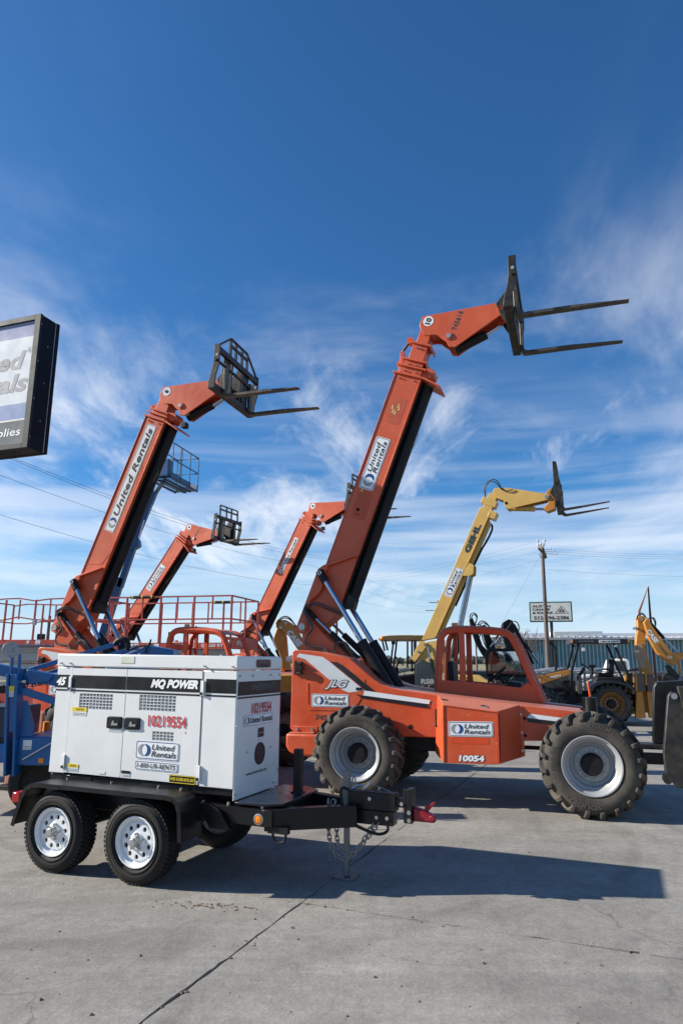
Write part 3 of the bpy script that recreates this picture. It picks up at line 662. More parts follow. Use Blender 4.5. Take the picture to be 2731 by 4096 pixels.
# axles
put(G().cyl((0, .15, .325), (0, 1.35, .325), .03).cyl((-.875, .15, .325), (-.875, 1.35, .325), .03).bar((-1.25, .42, .44), (.36, .42, .44), .06, .07).bar((-1.25, 1.1, .44), (.36, 1.1, .44), .06, .07), 'axles', BLACKM, T)
def trailer_wheel(loc, flip, src=None):
    if src: return link_copy(src, T, loc, (0, random.uniform(0, 6), math.pi if flip else 0))
    R, W, rim = .333, .225, .195
    g = G().lathe([(rim + .006, .025), (rim + .004, .016), (rim - .004, .016), (rim - .012, .03), (rim - .022, .034), (rim - .026, .055), (rim - .040, .060), (rim - .046, .048), (rim - .054, .044)], 56)
    # disc with ten round hand holes: ring of segments around each hole
    r0, r1, nh = .075, rim - .052, 10
    seg = 2 * math.pi / nh; y = .044
    for k in range(nh):
        a = k * seg; hr = .0195; hc = .118
        H = [(hc * math.cos(a) + hr * math.cos(t), hc * math.sin(a) + hr * math.sin(t)) for t in [a + 2 * math.pi * i / 16 for i in range(16)]]
        O = []
        for i in range(16):
            t = 2 * math.pi * i / 16                      # matching outer contour of the wedge
            dx, dy = math.cos(t), math.sin(t)
            rr = hc + dx * 1.0; 
            # box in (radius, angle) space
            m = max(abs(dx), abs(dy)); rx, ry = dx / m, dy / m
            r = hc + rx * ((r1 - hc) if rx > 0 else (hc - r0)); an = a + ry * seg / 2
            O.append((r * math.cos(an), r * math.sin(an)))
        vs = [(p[0], y, p[1]) for p in H] + [(p[0], y, p[1]) for p in O] + [(p[0], y + .02, p[1]) for p in H]
        g.add(vs, [(i, (i + 1) % 16, (i + 1) % 16 + 16, i + 16) for i in range(16)] + [(i, i + 32, (i + 1) % 16 + 32, (i + 1) % 16) for i in range(16)])
    g.lathe([(.075, .044), (.062, .036), (.045, .034)], 40)
    g.lathe([(rim + .004, .03), (rim - .03, .10), (rim + .004, W - .03)], 40)
    w_ = put(g, 'wheel', RIMW, T); w_.location = loc; w_.rotation_euler = (0, .3, math.pi if flip else 0)
    put(road_tyre(R, W, rim), 'tyre', RUBBER, w_, ang=50)
    put(G().lathe([(.172, .10), (.001, .10)], 24), 'drum_shade_disc', mat('wheel_shadow', (.01, .01, .01), .8), w_)  # drum disc coloured near black as painted shade behind the hand holes
    nb = G().lathe([(.045, .04), (.036, .02), (.036, -.018), (.030, -.024), (.001, -.025)], 24)
    for k in range(5):
        a = 2 * math.pi * (k + .5) / 5; nb.cyl((.062 * math.cos(a), .046, .062 * math.sin(a)), (.062 * math.cos(a), .012, .062 * math.sin(a)), .0105, n=6)
    put(nb, 'hub', STEEL, w_)
    return w_
tw = trailer_wheel((0, 0, .333), False)
trailer_wheel((-.88, 0, .333), False, tw); trailer_wheel((0, 1.47, .333), True, tw); trailer_wheel((-.88, 1.47, .333), True, tw)
# hitch
yc = .765
put(G().box(1.60, 2.02, yc - .05, yc + .05, .55, .69).box(2.0, 2.10, yc - .035, yc + .035, .585, .655), 'coupler_tube', BLACK, T, bev=.006)
put(G().box(1.62, 2.0, yc - .056, yc + .056, .44, .548), 'coupler_bracket', BLACK, T, bev=.004)
cp = put(G().box(2.09, 2.115, yc - .06, yc - .035, .475, .735).box(2.09, 2.115, yc + .035, yc + .06, .475, .735).box(2.115, 2.16, yc - .06, yc + .06, .475, .735), 'channel_plate', BLACK, T, bev=.004)
put(G().prism([(2.16, .49), (2.33, .49), (2.345, .50), (2.34, .54), (2.31, .55), (2.27, .57), (2.22, .585), (2.16, .60)], yc - .038, yc + .038), 'coupler', REDP, T, bev=.014)
put(G().prism([(2.25, .57), (2.28, .57), (2.31, .60), (2.345, .64), (2.325, .645), (2.285, .62), (2.255, .61)], yc - .012, yc + .012).cyl((2.32, yc - .046, .525), (2.32, yc + .046, .525), .022), 'coupler_latch', REDP, T, bev=.004)
g = G()
for x, z in ((1.80, .685), (1.86, .545), (1.95, .545), (1.66, .545), (2.075, .665)): g.cyl((x, yc - .068, z), (x, yc - .05, z), .016, n=6)
for z in (.545, .605): g.cyl((2.138, yc - .075, z), (2.138, yc - .055, z), .018, n=6)
bolts.append((g, 'bolt'))
jx, jy = 1.52, yc + .20
put(G().box(jx - .028, jx + .028, jy - .088, jy - .032, .40, .86).box(jx - .022, jx + .022, jy - .082, jy - .038, .02, .42), 'jack', mat('jack_zinc', (.20, .205, .21), .4, metal=.6, var=.2), T, bev=.005)
put(G().prism([(jx - .085, .006), (jx - .07, .004), (jx + .07, .004), (jx + .085, .006), (jx + .09, .03), (jx + .05, .016), (jx - .05, .016), (jx - .09, .03)], jy - .14, jy + .02), 'jack_foot', MATS['jack_zinc'], T, bev=.003)
put(G().tube([(jx + .04, jy - .06, .66), (jx + .05, jy - .06, .80), (jx + .065, jy - .06, .815), (jx + .08, jy - .06, .80), (jx + .075, jy - .06, .68)], .007, 6, sm=1), 'jack_crank', STEEL, T)
put(G().box(1.02, 1.09, .86, .93, .64, 1.02).box(1.0, 1.11, .85, .94, .64, .66), 'support_post', BLACK, T, bev=.004)
# safety chains: individual links
def chain(pts, n):
    P = [V(p) for p in pts]
    for _ in range(3):
        P = [P[0]] + [q for a, b in zip(P, P[1:]) for q in (a * .75 + b * .25, a * .25 + b * .75)] + [P[-1]]
    L = [0]
    for a, b in zip(P, P[1:]): L.append(L[-1] + (b - a).length)
    out = []
    for i in range(n + 1):
        t = L[-1] * i / n; k = max(j for j in range(len(L)) if L[j] <= t + 1e-9); k = min(k, len(P) - 2)
        out.append(P[k].lerp(P[k + 1], (t - L[k]) / max(1e-6, L[k + 1] - L[k])))
    c = None
    for i in range(n):
        a, b = out[i], out[i + 1]; d = (b - a).normalized(); s = V((0, 1, 0)).cross(d).normalized(); s = s if i % 2 else d.cross(s)
        hl, hw = (b - a).length * .5 + .009, .0155; m = (a + b) / 2
        ring_ = [m + d * (hl * math.copysign(abs(math.cos(t)) ** .6, math.cos(t))) + s * (hw * math.copysign(abs(math.sin(t)) ** .8, math.sin(t))) for t in [2 * math.pi * k / 12 for k in range(12)]]
        o = put(G().tube(ring_, .0056, 6, closed=True), 'chain_link', CHAINM, CH, smooth=True)
jy = yc
CH = put(G().lathe([(.02, 0), (.03, .006), (.02, .012)], 12, (1.50, jy - .12, .60)), 'safety_chain', CHAINM, T)
chain([(1.46, jy - .13, .62), (1.47, jy - .15, .48), (1.48, jy - .16, .30), (1.56, jy - .15, .17), (1.66, jy - .12, .19), (1.76, jy - .09, .32), (1.83, jy - .06, .45)], 23)
chain([(1.52, jy - .12, .61), (1.54, jy - .14, .46), (1.54, jy - .14, .30), (1.60, jy - .13, .21), (1.70, jy - .10, .24), (1.80, jy - .07, .36), (1.88, jy - .06, .46)], 21)
put(G().tube([(1.62, jy - .07, .70), (1.56, jy - .08, .72), (1.55, jy - .09, .66), (1.58, jy - .1, .55), (1.66, jy - .1, .44), (1.78, jy - .09, .40), (1.88, jy - .07, .37), (1.96, jy - .06, .40), (1.95, jy - .05, .46)], .012, 8, sm=2), 'cable', BLACKM, T)
put(G().tube([(1.52, jy - .13, .62), (1.60, jy - .12, .50), (1.75, jy - .1, .42), (1.95, jy - .08, .41), (2.05, jy - .07, .48), (2.09, jy - .06, .60)], .002, 5, sm=2), 'breakaway_cable', BLACKM, T)
put(G().tube([(1.63, jy - .02, .70), (1.70, jy, .735), (1.74, jy, .70)], .012, 6, sm=1).bar((1.72, jy, .70), (1.78, jy, .755), .02).tube([(1.78, jy, .75), (1.9, jy - .01, .72), (1.97, jy - .02, .70)], .003, 5), 'jack_bracket', STEEL, T)

def split_put(g, name, m, parent, kind=None):
    """links every separate piece of g as its own part"""
    adj = {}
    for f in g.f:
        for a in f: adj.setdefault(a, set()).update(f)
    seen = set()
    for s0 in range(len(g.v)):
        if s0 in seen or s0 not in adj: continue
        st = [s0]; comp = set()
        while st:
            a = st.pop()
            if a in comp: continue
            comp.add(a); st += [b for b in adj[a] if b not in comp]
        seen |= comp; ids = sorted(comp); ix = {a: i for i, a in enumerate(ids)}
        h = G(); h.v = [g.v[a] for a in ids]; h.f = [tuple(ix[a] for a in f) for f in g.f if f[0] in comp]
        put(h, name, m, parent)
for g, nme in bolts: split_put(g, nme, STEEL, T)
for o_ in [c for c in bpy.data.objects if c.parent == T and c.name.split('.')[0] in ('coupler_tube', 'coupler_bracket', 'channel_plate', 'coupler', 'coupler_latch', 'jack_bracket', 'safety_chain', 'cable', 'breakaway_cable')]: o_.location.z += .045
# ------------------------------------------------------------------ telehandlers (boom high, parked in a row)
P0 = (-1.063, 2.299)
def tele_tyre(): return lug_tyre(.61, .37, .341, 20)
TYRE_ME = None
def telehandler(loc, yaw, scale, phi, L, e, dk, carr, label, num, sections, decal_fn, engine_box=True, backrest=True, cabx=0.0, lamp=True, stabil=False, forks=(.50, 1.75), tint=ORANGE_B, flen=1.38, hw=.85, slant=False):
    global TYRE_ME
    T = empty('telehandler', loc, yaw, scale, label, 'telehandler', 'orange telehandlers with raised booms')
    ph = R_(phi); d = (math.cos(ph), math.sin(ph)); nn = (math.sin(ph), -math.cos(ph))
    def B(a, b): return (P0[0] + a * d[0] + b * nn[0], P0[1] + a * d[1] + b * nn[1])
    def B3(a, b, y): p = B(a, b); return (p[0], y, p[1])
    def bp(g, pts, y0, y1): return g.prism([B(a, b) for a, b in pts], y0, y1)
    YN, YF = .92, 1.28
    # chassis and body -------------------------------------------------
    top = [(-1.075, 1.93), (-1.04, 1.950), (-.911, 1.946), (-.609, 1.917), (-.213, 1.838), (-.08, 1.74), (.054, 1.631), (.15, 1.554), (.246, 1.491), (.395, 1.443), (.515, 1.419), (1.034, 1.36), (2.86, 1.185)]
    bot = [(2.90, 1.15), (2.90, .95), (2.41, .826), (2.13, .815), (.93, .81), (.54, .806), (.40, .95), (0, 1.06), (-.40, 1.0), (-.66, .84), (-1.06, .83), (-1.085, .86)]
    body = put(G().prism(top + bot, .42, .80), 'body', ORANGE, T, bev=.012)
    put(G().prism(top + bot, 1.42, 1.78), 'body', ORANGE, T, bev=.012)
    put(G().prism([(.36, 1.432), (.9, 1.367), (2.84, 1.178), (2.84, .95), (.36, .95)], .802, 1.418), 'chassis', ORANGE, T, bev=.01)
    put(G().prism([(-1.0, 1.55), (.34, 1.35), (.34, .7), (-1.0, .9)], .802, 1.418), 'rear_frame', BLACKM, T)
    put(G().prism([(-1.10, .80), (-1.10, .63), (-1.05, .555), (-.95, .512), (-.50, .50), (-.50, .80)], .30, 1.90), 'counterweight', ORANGE, T, bev=.03, seg=3)
    cb = put(G().box(-1.03, -.66, .395, .42, .812, .895).box(-1.06, -.70, .32, .42, .803, .815), 'counterweight_bracket', ORANGE, T, bev=.004)
    for x in (-.97, -.74): put(G().cyl((x, .38, .857), (x, .396, .857), .02, n=12), 'bolt', STEEL, cb)
    # engine-side panel with swoosh decals
    pl = Pl((0, .42, 0), (1, 0, 0), (0, 0, 1))
    pn = put(G().prism([(-.818, 1.566), (.019, 1.552), (.03, 1.40), (-.072, 1.223), (-.20, 1.12), (-.801, 1.114)], .4135, .4225), 'access_panel', ORANGE, T, bev=.002)
    plp = Pl((0, .4135, 0), (1, 0, 0), (0, 0, 1))
    patch(T, plp, [(-1.006, 1.855), (-.962, 1.900), (-.601, 1.852), (-.513, 1.797), (.018, 1.398), (-.211, 1.368), (-.296, 1.399), (-.482, 1.526), (-.864, 1.815)], SILVER, .0015, 'swoosh')
    patch(T, plp, [(.018, 1.398), (.935, 1.29), (.918, 1.238), (-.002, 1.333)], STICK, .0022, 'stripe')
    patch(T, plp, [(-.484, 1.79), (-.383, 1.778), (-.326, 1.752), (.17, 1.388), (.03, 1.402)], INK, .0022, 'stripe')
    patch(T, plp, [(-.113, 1.35), (-.002, 1.330), (.918, 1.233), (.9, 1.186), (-.03, 1.301)], INK, .003, 'stripe')
    lt = put(G().prism(rrect(-1.027, 1.60, -.985, 1.80, .01), .39, .4125).bar((-.985, .40, 1.62), (-.90, .385, 1.63), .05, .03).bar((-.985, .40, 1.77), (-.90, .385, 1.77), .05, .03), 'lamp_guard', BLACKM, T, bev=.004)
    put(G().cyl((-.94, .40, 1.70), (-.94, .33, 1.70), .05, n=16), 'tail_lamp', mat('smoked_lens', (.02, .012, .012), .25), lt)
    put(G().cyl((.661, .417, .937), (.661, .423, .937), .030, n=20), 'drain_hole', mat('hole_black', (.004, .004, .004), .9), T)
    put(G().prism(rrect(-.105, 1.40, -.015, 1.438, .008), .407, .413), 'panel_latch', BLACKM, pn)
    put(G().bar((-.822, .41, 1.49), (-.822, .41, 1.20), .008, .012), 'panel_hinge', ORANGE, pn)
    if engine_box:
        g = G()
        ou = [(1.160, .548), (1.835, .562), (1.845, 1.187), (1.172, 1.255)]; inn = [(.985, .62), (2.115, .622), (2.10, 1.255), (1.03, 1.362)]
        g.add([(x, .05, z) for x, z in ou] + [(x, .421, z) for x, z in inn], [(0, 1, 2, 3), (4, 7, 6, 5), (0, 4, 5, 1), (1, 5, 6, 2), (2, 6, 7, 3), (3, 7, 4, 0)])
        eb = put(g, 'engine_box', ORANGE, T, bev=.008)
        tp = Pl((1.172, .05, 1.257), V((1.845, .05, 1.187)) - V((1.172, .05, 1.255)), V((1.03, .421, 1.362)) - V((1.172, .05, 1.255)))
        for x, y in ((.06, .22), (.56, .17)): put(flat(tp, [(x + a * 1.5, y + b * .8) for a, b in circ(0, 0, .032, 16)], .003), 'grab_hole', MATS['hole_black'], eb, smooth=False, rc=False)
        put(G().box(1.005, 1.02, .38, .40, .95, 1.18), 'box_slot', MATS['hole_black'], eb)
        for z in (.98, 1.25): put(G().cyl((1.0, .36, z), (.985, .355, z), .018, n=10), 'bolt', STEEL, eb)
        put(G().bar((1.166, .046, .56), (1.176, .046, 1.25), .012, .012).bar((1.842, .046, .57), (1.850, .046, 1.18), .012, .012).bar((1.18, .047, 1.252), (1.845, .047, 1.184), .010, .012), 'fold_edge', ORANGE, eb)
        put(G().bar((1.862, .075, .60), (1.872, .075, 1.16), .006, .004), 'panel_gap', MATS['hole_black'], eb)
        put(G().prism([(2.085, .63), (2.135, .63), (2.125, 1.24), (2.075, 1.25)], .405, .419), 'mounting_flange', ORANGE, eb, bev=.003)
        for z in (.70, .92, 1.14): put(G().cyl((2.11, .392, z), (2.11, .406, z), .016, n=8), 'bolt', STEEL, eb)
        put(G().prism(rrect(1.64, 1.225, 1.72, 1.243, .004), .15, .20), 'label_plate', STEEL, eb)
        pb = Pl((0, .05, 0), (1, 0, .02), (0, 0, 1))
        ur_decal(eb, Pl(pb.p(1.232, .875 - .026), pb.u, pb.v), .56, .183)
        patch(eb, pb, q4(1.27, 1.74, .762, .835), mat('patch_orange', (.58, .06, .012), .4), .002, 'decal_ghost')
        if num == '10':
            word(eb, pb, '10054', 1.352, .553, .318, .075, STICK, .05, .12, .005, 'lettering')
            put(letters(pb, '10054', 1.347, .549, .328, .083, .0035, .085, .12), 'lettering_shadow', INK, eb, smooth=False, rc=False)
    # front stripe
    patch(T, plp, [(2.178, 1.1), (2.224, 1.150), (2.598, 1.112), (2.528, 1.068)], STICK, .0015, 'stripe'); patch(T, plp, [(2.177, 1.091), (2.184, 1.048), (2.492, 1.024), (2.53, 1.066), (2.178, 1.098)], INK, .0015, 'stripe')
    for z in (.88, 1.09):
        put(G().cyl((2.15, .41, z), (2.15, .424, z), .019, n=14), 'bolt_hole', MATS['hole_black'], T)
    # axles and wheels -------------------------------------------------
    put(G().cyl((0, .3, .60), (0, 1.9, .60), .10, n=16).cyl((2.92, .3, .60), (2.92, 1.9, .60), .10, n=16).box(-.16, .16, .9, 1.3, .42, .80).box(2.76, 3.08, .9, 1.3, .42, .80)
        .bar((.1, 1.1, .66), (2.8, 1.1, .66), .05).box(.5, 1.0, .55, .78, .62, .9), 'axles', BLACKM, T, bev=.01)
    for x, r in ((0, .1), (2.92, .33)):
        for fl in (False, True):
            y = 0.0 if not fl else 2.2
            if TYRE_ME is None:
                w_ = tele_wheel(T, .61, .37, .333, (x, y, .605), fl, tele_tyre(), rot=r); TYRE_ME = w_
                for q_, ww in LUGS: split_put(q_, 'lug_nut', STEEL, ww)
                LUGS.clear()
            else: w_ = link_copy(TYRE_ME, T, (x, y, .605), (0, r + fl * .5, math.pi if fl else 0))
    # operator cab -----------------------------------------------------
    Yc0, Yc1 = 1.37, 2.10
    hoop = [(.855, 1.30), (.875, 1.55), (.905, 2.03), (.925, 2.15), (.99, 2.235), (1.10, 2.262), (1.30, 2.27), (1.78, 2.238), (1.90, 2.20), (1.985, 2.12), (2.155, 1.70), (2.34, 1.22)]
    hoop = [(x + cabx, z) for x, z in hoop]
    cab = put(G().tube([(x, Yc0, z) for x, z in hoop], .054, 8, sm=1), 'cab_frame', ORANGE, T)
    put(G().tube([(x, Yc1, z) for x, z in hoop], .044, 8, sm=1), 'cab_frame', ORANGE, T)
    put(G().prism([(.86 + cabx, 1.22), (.865 + cabx, 1.53), (1.2 + cabx, 1.515), (2.05 + cabx, 1.44), (2.16 + cabx, 1.52), (2.27 + cabx, 1.40), (2.38 + cabx, 1.20)], Yc0 - .035, Yc0 + .035), 'cab_side_panel', ORANGE, T, bev=.008)
    put(G().prism([(.86 + cabx, 1.22), (.865 + cabx, 1.53), (2.05 + cabx, 1.44), (2.38 + cabx, 1.20)], Yc1 - .03, Yc1 + .03), 'cab_side_panel', ORANGE, T, bev=.008)
    put(G().bar((1.235 + cabx, Yc0, 1.50), (1.235 + cabx, Yc0, 2.26), .085, .05, (0, 1, 0)), 'cab_post', ORANGE, T, bev=.006)
    put(G().bar((1.235 + cabx, Yc1, 1.50), (1.235 + cabx, Yc1, 2.26), .085, .05, (0, 1, 0)), 'cab_post', ORANGE, T, bev=.006)
    put(G().bar((1.02 + cabx, Yc1, 1.50), (1.02 + cabx, Yc1, 2.22), .06, .05, (0, 1, 0)), 'cab_post', ORANGE, T, bev=.006)
    g = G()
    rp = [(.95, 2.215), (1.10, 2.262), (1.30, 2.272), (1.78, 2.240), (1.92, 2.185)]
    for (a, b), (c, q) in zip(rp, rp[1:]): g.prism([(a + cabx, b), (c + cabx, q), (c + cabx, q + .02), (a + cabx, b + .02)], Yc0, Yc1)
    rf = put(g, 'cab_roof', ORANGE, T)
    for x, z, q in ((.885, 1.98, .09), (2.14, 1.72, .04), (1.97, 2.12, .05)): put(G().bar((x + cabx, Yc0, z), (x + cabx, Yc1, z), .05, q), 'cab_cross_bar', ORANGE, T)
    bc = put(G().cyl((1.10 + cabx, 1.62, 2.29), (1.10 + cabx, 1.62, 2.375), .055, .048), 'beacon', AMBER, T)
    put(G().cyl((1.10 + cabx, 1.62, 2.27), (1.10 + cabx, 1.62, 2.295), .062), 'beacon_base', BLACKM, bc)
    put(G().tube([(1.36 + cabx, 1.45, 2.27), (1.36 + cabx, 1.45, 2.31), (1.38 + cabx, 1.45, 2.33), (1.40 + cabx, 1.45, 2.31), (1.40 + cabx, 1.45, 2.27)], .01, 6), 'lifting_eye', ORANGE, rf)
    st = put(G().box(1.02 + cabx, 1.42 + cabx, 1.5, 1.95, 1.28, 1.38).prism([(1.0 + cabx, 1.36), (1.10 + cabx, 1.36), (1.06 + cabx, 1.80), (.98 + cabx, 1.80)], 1.52, 1.93), 'seat', BLACKM, T, bev=.03)
    put(G().prism([(1.78 + cabx, 1.2), (2.12 + cabx, 1.2), (2.05 + cabx, 1.50), (1.86 + cabx, 1.52)], 1.42, 2.05).bar((1.80 + cabx, 1.72, 1.48), (1.70 + cabx, 1.72, 1.60), .04), 'dash', BLACKM, T, bev=.02)
    sw = G(); c0 = V((1.69 + cabx, 1.72, 1.61)); ax = V((-.64, 0, .77)); u = V((0, 1, 0)); v = ax.cross(u)
    sw.tube([c0 + (u * math.cos(t) + v * math.sin(t)) * .17 for t in [2 * math.pi * i / 16 for i in range(16)]], .014, 6, closed=True).bar(c0 - u * .16, c0 + u * .16, .025).bar(c0, c0 + v * .16, .025)
    put(sw, 'steering_wheel', BLACKM, T)
    # tower brackets and cylinders -------------------------------------
    tower = [(-1.078, 2.198), (-1.069, 1.90), (-.30, 1.80), (-.335, 1.846), (-.454, 1.936), (-.574, 2.047), (-.712, 2.16), (-.804, 2.26), (-.867, 2.331), (-.95, 2.42), (-1.06, 2.44), (-1.13, 2.38), (-1.15, 2.28)]
    put(G().prism(tower, .80, .86), 'boom_tower', tint, T, bev=.006); put(G().prism(tower, 1.34, 1.40), 'boom_tower', tint, T, bev=.006)
    put(G().prism([(-.247, 1.80), (-.13, 1.86), (-.022, 1.60), (-.20, 1.60)], .76, .80), 'cylinder_lug', tint, T, bev=.006)
    pv = put(G().cyl((P0[0], .74, P0[1]), (P0[0], 1.46, P0[1]), .052, n=20), 'pivot_pin', STEEL, T)
    put(G().lathe([(.085, .79), (.085, .765), (.055, .765)], 24, (P0[0], 0, P0[1])), 'pivot_boss', tint, pv)
    # boom base section ------------------------------------------------
    g = G(); bp(g, [(-.10, -.032), (L, -.032), (L, .40), (.35, .40), (-.05, .16)], YN, YF)
    bp(g, [(.9, -.042), (L, -.042), (L, -.030), (.9, -.030)], YN - .012, YF + .012)
    boom = put(g, 'boom', tint, T, bev=.012)
    put(bp(G(), [(1.30, .392), (L, .392), (L, .408), (1.30, .408)], YN - .018, YF + .018), 'boom_flange', tint, T, bev=.003)
    rim = [(-.103, -.126), (.898, -.113), (.981, -.053), (1.285, .372), (1.27, .385), (.985, .01), (.93, .03), (.86, -.02), (.76, .03), (.64, .055), (.50, .01), (.42, -.05), (.24, -.065), (.10, .02), (-.02, .12), (-.12, .06)]
    put(bp(G(), rim, .845, YN + .004), 'boom_base_plate', tint, T, bev=.006); put(bp(G(), rim, YF - .004, 1.355), 'boom_base_plate', tint, T, bev=.006)
    put(bp(G(), [(-.103, -.126), (.898, -.113), (.898, -.03), (-.103, -.03)], YN + .004, YF - .004), 'boom_heel', tint, T)
    # weld line ridge
    put(bp(G(), [(1.60, .385), (1.33, .30), (1.22, -.02), (1.235, -.02), (1.345, .288), (1.605, .375)], YN - .004, YN + .003), 'weld_seam', tint, boom)
    # telescoping sections with collars
    a0 = L; inset = .03
    for i, (a1, drop) in enumerate(sections):
        ins = inset * (i + 1)
        put(bp(G(), [(a0 - .05, -.032 + ins), (a1, -.032 + ins), (a1, .40 - ins), (a0 - .05, .40 - ins)], YN + ins * .6, YF - ins * .6), 'boom_section', tint, T, bev=.006)
        a0 = a1
    edges_ = [L] + [s[0] for s in sections[:-1]]
    for i, a in enumerate(edges_):
        ins = inset * i; ext = .745 if i == 0 else .40 - ins + .06
        sl_ = 0.0
        c = put(bp(G(), [(a - .012, -.075 + ins), (a + .014, -.075 + ins), (a + .014, .47 if i == 0 else ext), (a - .06, ext), (a - .085, ext) if i == 0 else (a - .03, ext), (a - .012, .42 - ins)], YN - .05 + ins * .6, YF + .05 - ins * .6), 'collar', tint, T, bev=.004)
        bl_ = G()
        for b in (.05 + ins, .30 - ins):
            bl_.cyl(B3(a - .07, b, YN - .03 + ins * .6), B3(a - .07, b, YN + .01 + ins * .6), .011, n=8)
        split_put(bl_, 'bolt', STEEL, c)
    # chain sheaves above the boom
    sh = G()
    for a, b in ((L + .20, -.07), (sections[-2][0] + .06, -.04)):
        sh.cyl(B3(a, b, 1.04), B3(a, b, 1.16), .055, n=16)
    split_put(sh, 'sheave', tint, T)
    if len(sections) > 3:
        put(bp(G(), [(L + .02, -.06), (L + .18, -.06), (L + .40, -.13), (L + .42, -.08), (L + .20, .0), (L + .02, .0)], 1.03, 1.17), 'sheave_bracket', tint, T, bev=.004)
        put(G().tube([B3(L + .28, -.09, 1.1), B3(L + .42, -.12, 1.1), B3(L + .60, -.06, 1.1)], .022, 6), 'leaf_chain', IRON, T)
    # extension cylinder under the boom
    put(G().cyl(B3(.62, .50, 1.1), B3(L - .06, .50, 1.1), .088, n=20), 'extension_cylinder', BLACKM, T)
    put(bp(G(), [(.55, .40), (L, .40), (L - .05, .43), (.6, .43)], YN + .05, YF - .05), 'boom_underside', BLACKM, T)
    put(bp(G(), [(.45, .38), (.72, .38), (.66, .57), (.50, .58)], 1.0, 1.2), 'cylinder_lug', IRON, T, bev=.01)
    put(bp(G(), [(L + .04, .30), (L + .04, .50), (L + .10, .56), (L + .17, .56), (L + .21, .50), (L + .19, .36)], YN + .05, YF - .05), 'cylinder_head', tint, T, bev=.01)
    # hoses and wires along the underside
    put(G().tube([B3(L - .8, .60, .96), B3(L - .9, .66, .96), B3(L - 1.1, .64, .96), B3(L - 1.4, .57, .96)], .006, 5, sm=1), 'cable', BLACKM, T)
    # boom head --------------------------------------------------------
    ck, sk = math.cos(dk), math.sin(dk)
    def K(da, db): return (L + e + da * ck - db * sk, .591 + da * sk + db * ck)
    head = [(.086, -.524), (.233, -.526), (.70, .60), (.54, .71), (-.155, .155), (-.165, .06), (-.085, -.02), (-.06, -.10), (-.02, -.18), (-.03, -.26), (-.06, -.33), (-.06, -.40), (0.02, -.48)]
    hd = put(bp(G(), [K(*p) for p in head], YN, YN + .03), 'boom_head', tint, T, bev=.006)
    put(bp(G(), [K(*p) for p in head], YF - .03, YF), 'boom_head', tint, T, bev=.006)
    inner = [(.086, -.500), (.215, -.500), (.66, .56), (.56, .60), (.17, .18), (.10, -.1), (-.03, -.35)]
    put(bp(G(), [K(*p) for p in inner], YN + .03, YF - .03), 'head_web', tint, T)
    k0, k1, k2 = K(-.13, .12), K(.22, .52), K(.40, .68)
    put(G().cyl(B3(*k0, 1.1), B3(*k1, 1.1), .085, .07, n=16), 'tilt_cylinder', BLACKM, T)
    put(G().cyl(B3(*k1, 1.1), B3(*k2, 1.1), .032, n=12), 'tilt_rod', CHROME, T)
    kp = B3(*K(0, 0), YN - .025); kq = B3(*K(0, 0), YF + .025)
    hp = put(G().cyl(kp, kq, .038, n=16), 'head_pin', STEEL, T)
    put(G().lathe([(.062, YN + .002), (.062, YN - .014), (.04, YN - .014)], 20, (kp[0], 0, kp[2])), 'pin_ring', tint, hp)
    ktip = B(*K(.60, .63)); put(G().cyl((ktip[0], YN - .02, ktip[1]), (ktip[0], YF + .02, ktip[1]), .045, n=14), 'carriage_pin', tint, T)
    # number disc
    cx, cz = B(*K(.173, -.403)); ul = V((d[0], 0, d[1]))
    pk = Pl((cx, YN, cz), ul, V((-d[1], 0, d[0])))
    dsc = patch(T, pk, circ(0, 0, .085), STICK, .003, 'number_disc')
    if num == '10': word(dsc, pk, '10', -.055, -.045, .11, .085, INK, .05, 0, .005)
    else: word(dsc, pk, '8', -.03, -.042, .06, .084, INK, .05, 0, .005)
    # carriage and forks ----------------------------------------------
    qx, qz = carr
    side = [(.10, .80), (.21, .80), (.205, .56), (.20, .42), (.145, .23), (.13, .0), (.0, .0), (.01, .13), (.07, .36), (.09, .50)]
    yl, yr = 1.1 - hw, 1.1 + hw
    for y in (yl, yr - .03):
        sp = put(G().prism([(qx + a, qz + b) for a, b in side], y, y + .03), 'carriage_side', IRON, T, bev=.005)
        put(G().cyl((qx + .155, y - .004, qz + .60), (qx + .155, y + .034, qz + .60), .026, n=14), 'side_slot', mat('slot_light', (.25, .3, .36), .6), sp)
    put(G().box(qx + .0, qx + .13, yl + .03, yr - .03, qz + .0, qz + .10), 'carriage_beam', IRON, T, bev=.008)
    put(G().box(qx + .13, qx + .20, yl + .03, yr - .03, qz + .66, qz + .76), 'carriage_beam', IRON, T, bev=.006)
    put(G().cyl((qx + .155, yl - .05, qz + .50), (qx + .155, yr + .05, qz + .50), .026, n=12), 'fork_shaft', IRON, T)
    put(G().prism([(qx - .16, qz + .42), (qx + .10, qz + .74), (qx + .16, qz + .74), (qx + .12, qz + .02), (qx - .02, qz + .10), (qx - .10, qz + .25)], .90, .94).prism([(qx - .16, qz + .42), (qx + .10, qz + .74), (qx + .16, qz + .74), (qx + .12, qz + .02), (qx - .02, qz + .10), (qx - .10, qz + .25)], 1.26, 1.30), 'carriage_hook', IRON, T, bev=.004)
    for ya, yb in ((.62, .84), (1.36, 1.58)): put(G().prism([(qx + .06, qz + .08), (qx + .12, qz + .70), (qx + .15, qz + .70), (qx + .12, qz + .08)], ya, yb), 'carriage_plate', IRON, T, bev=.006)
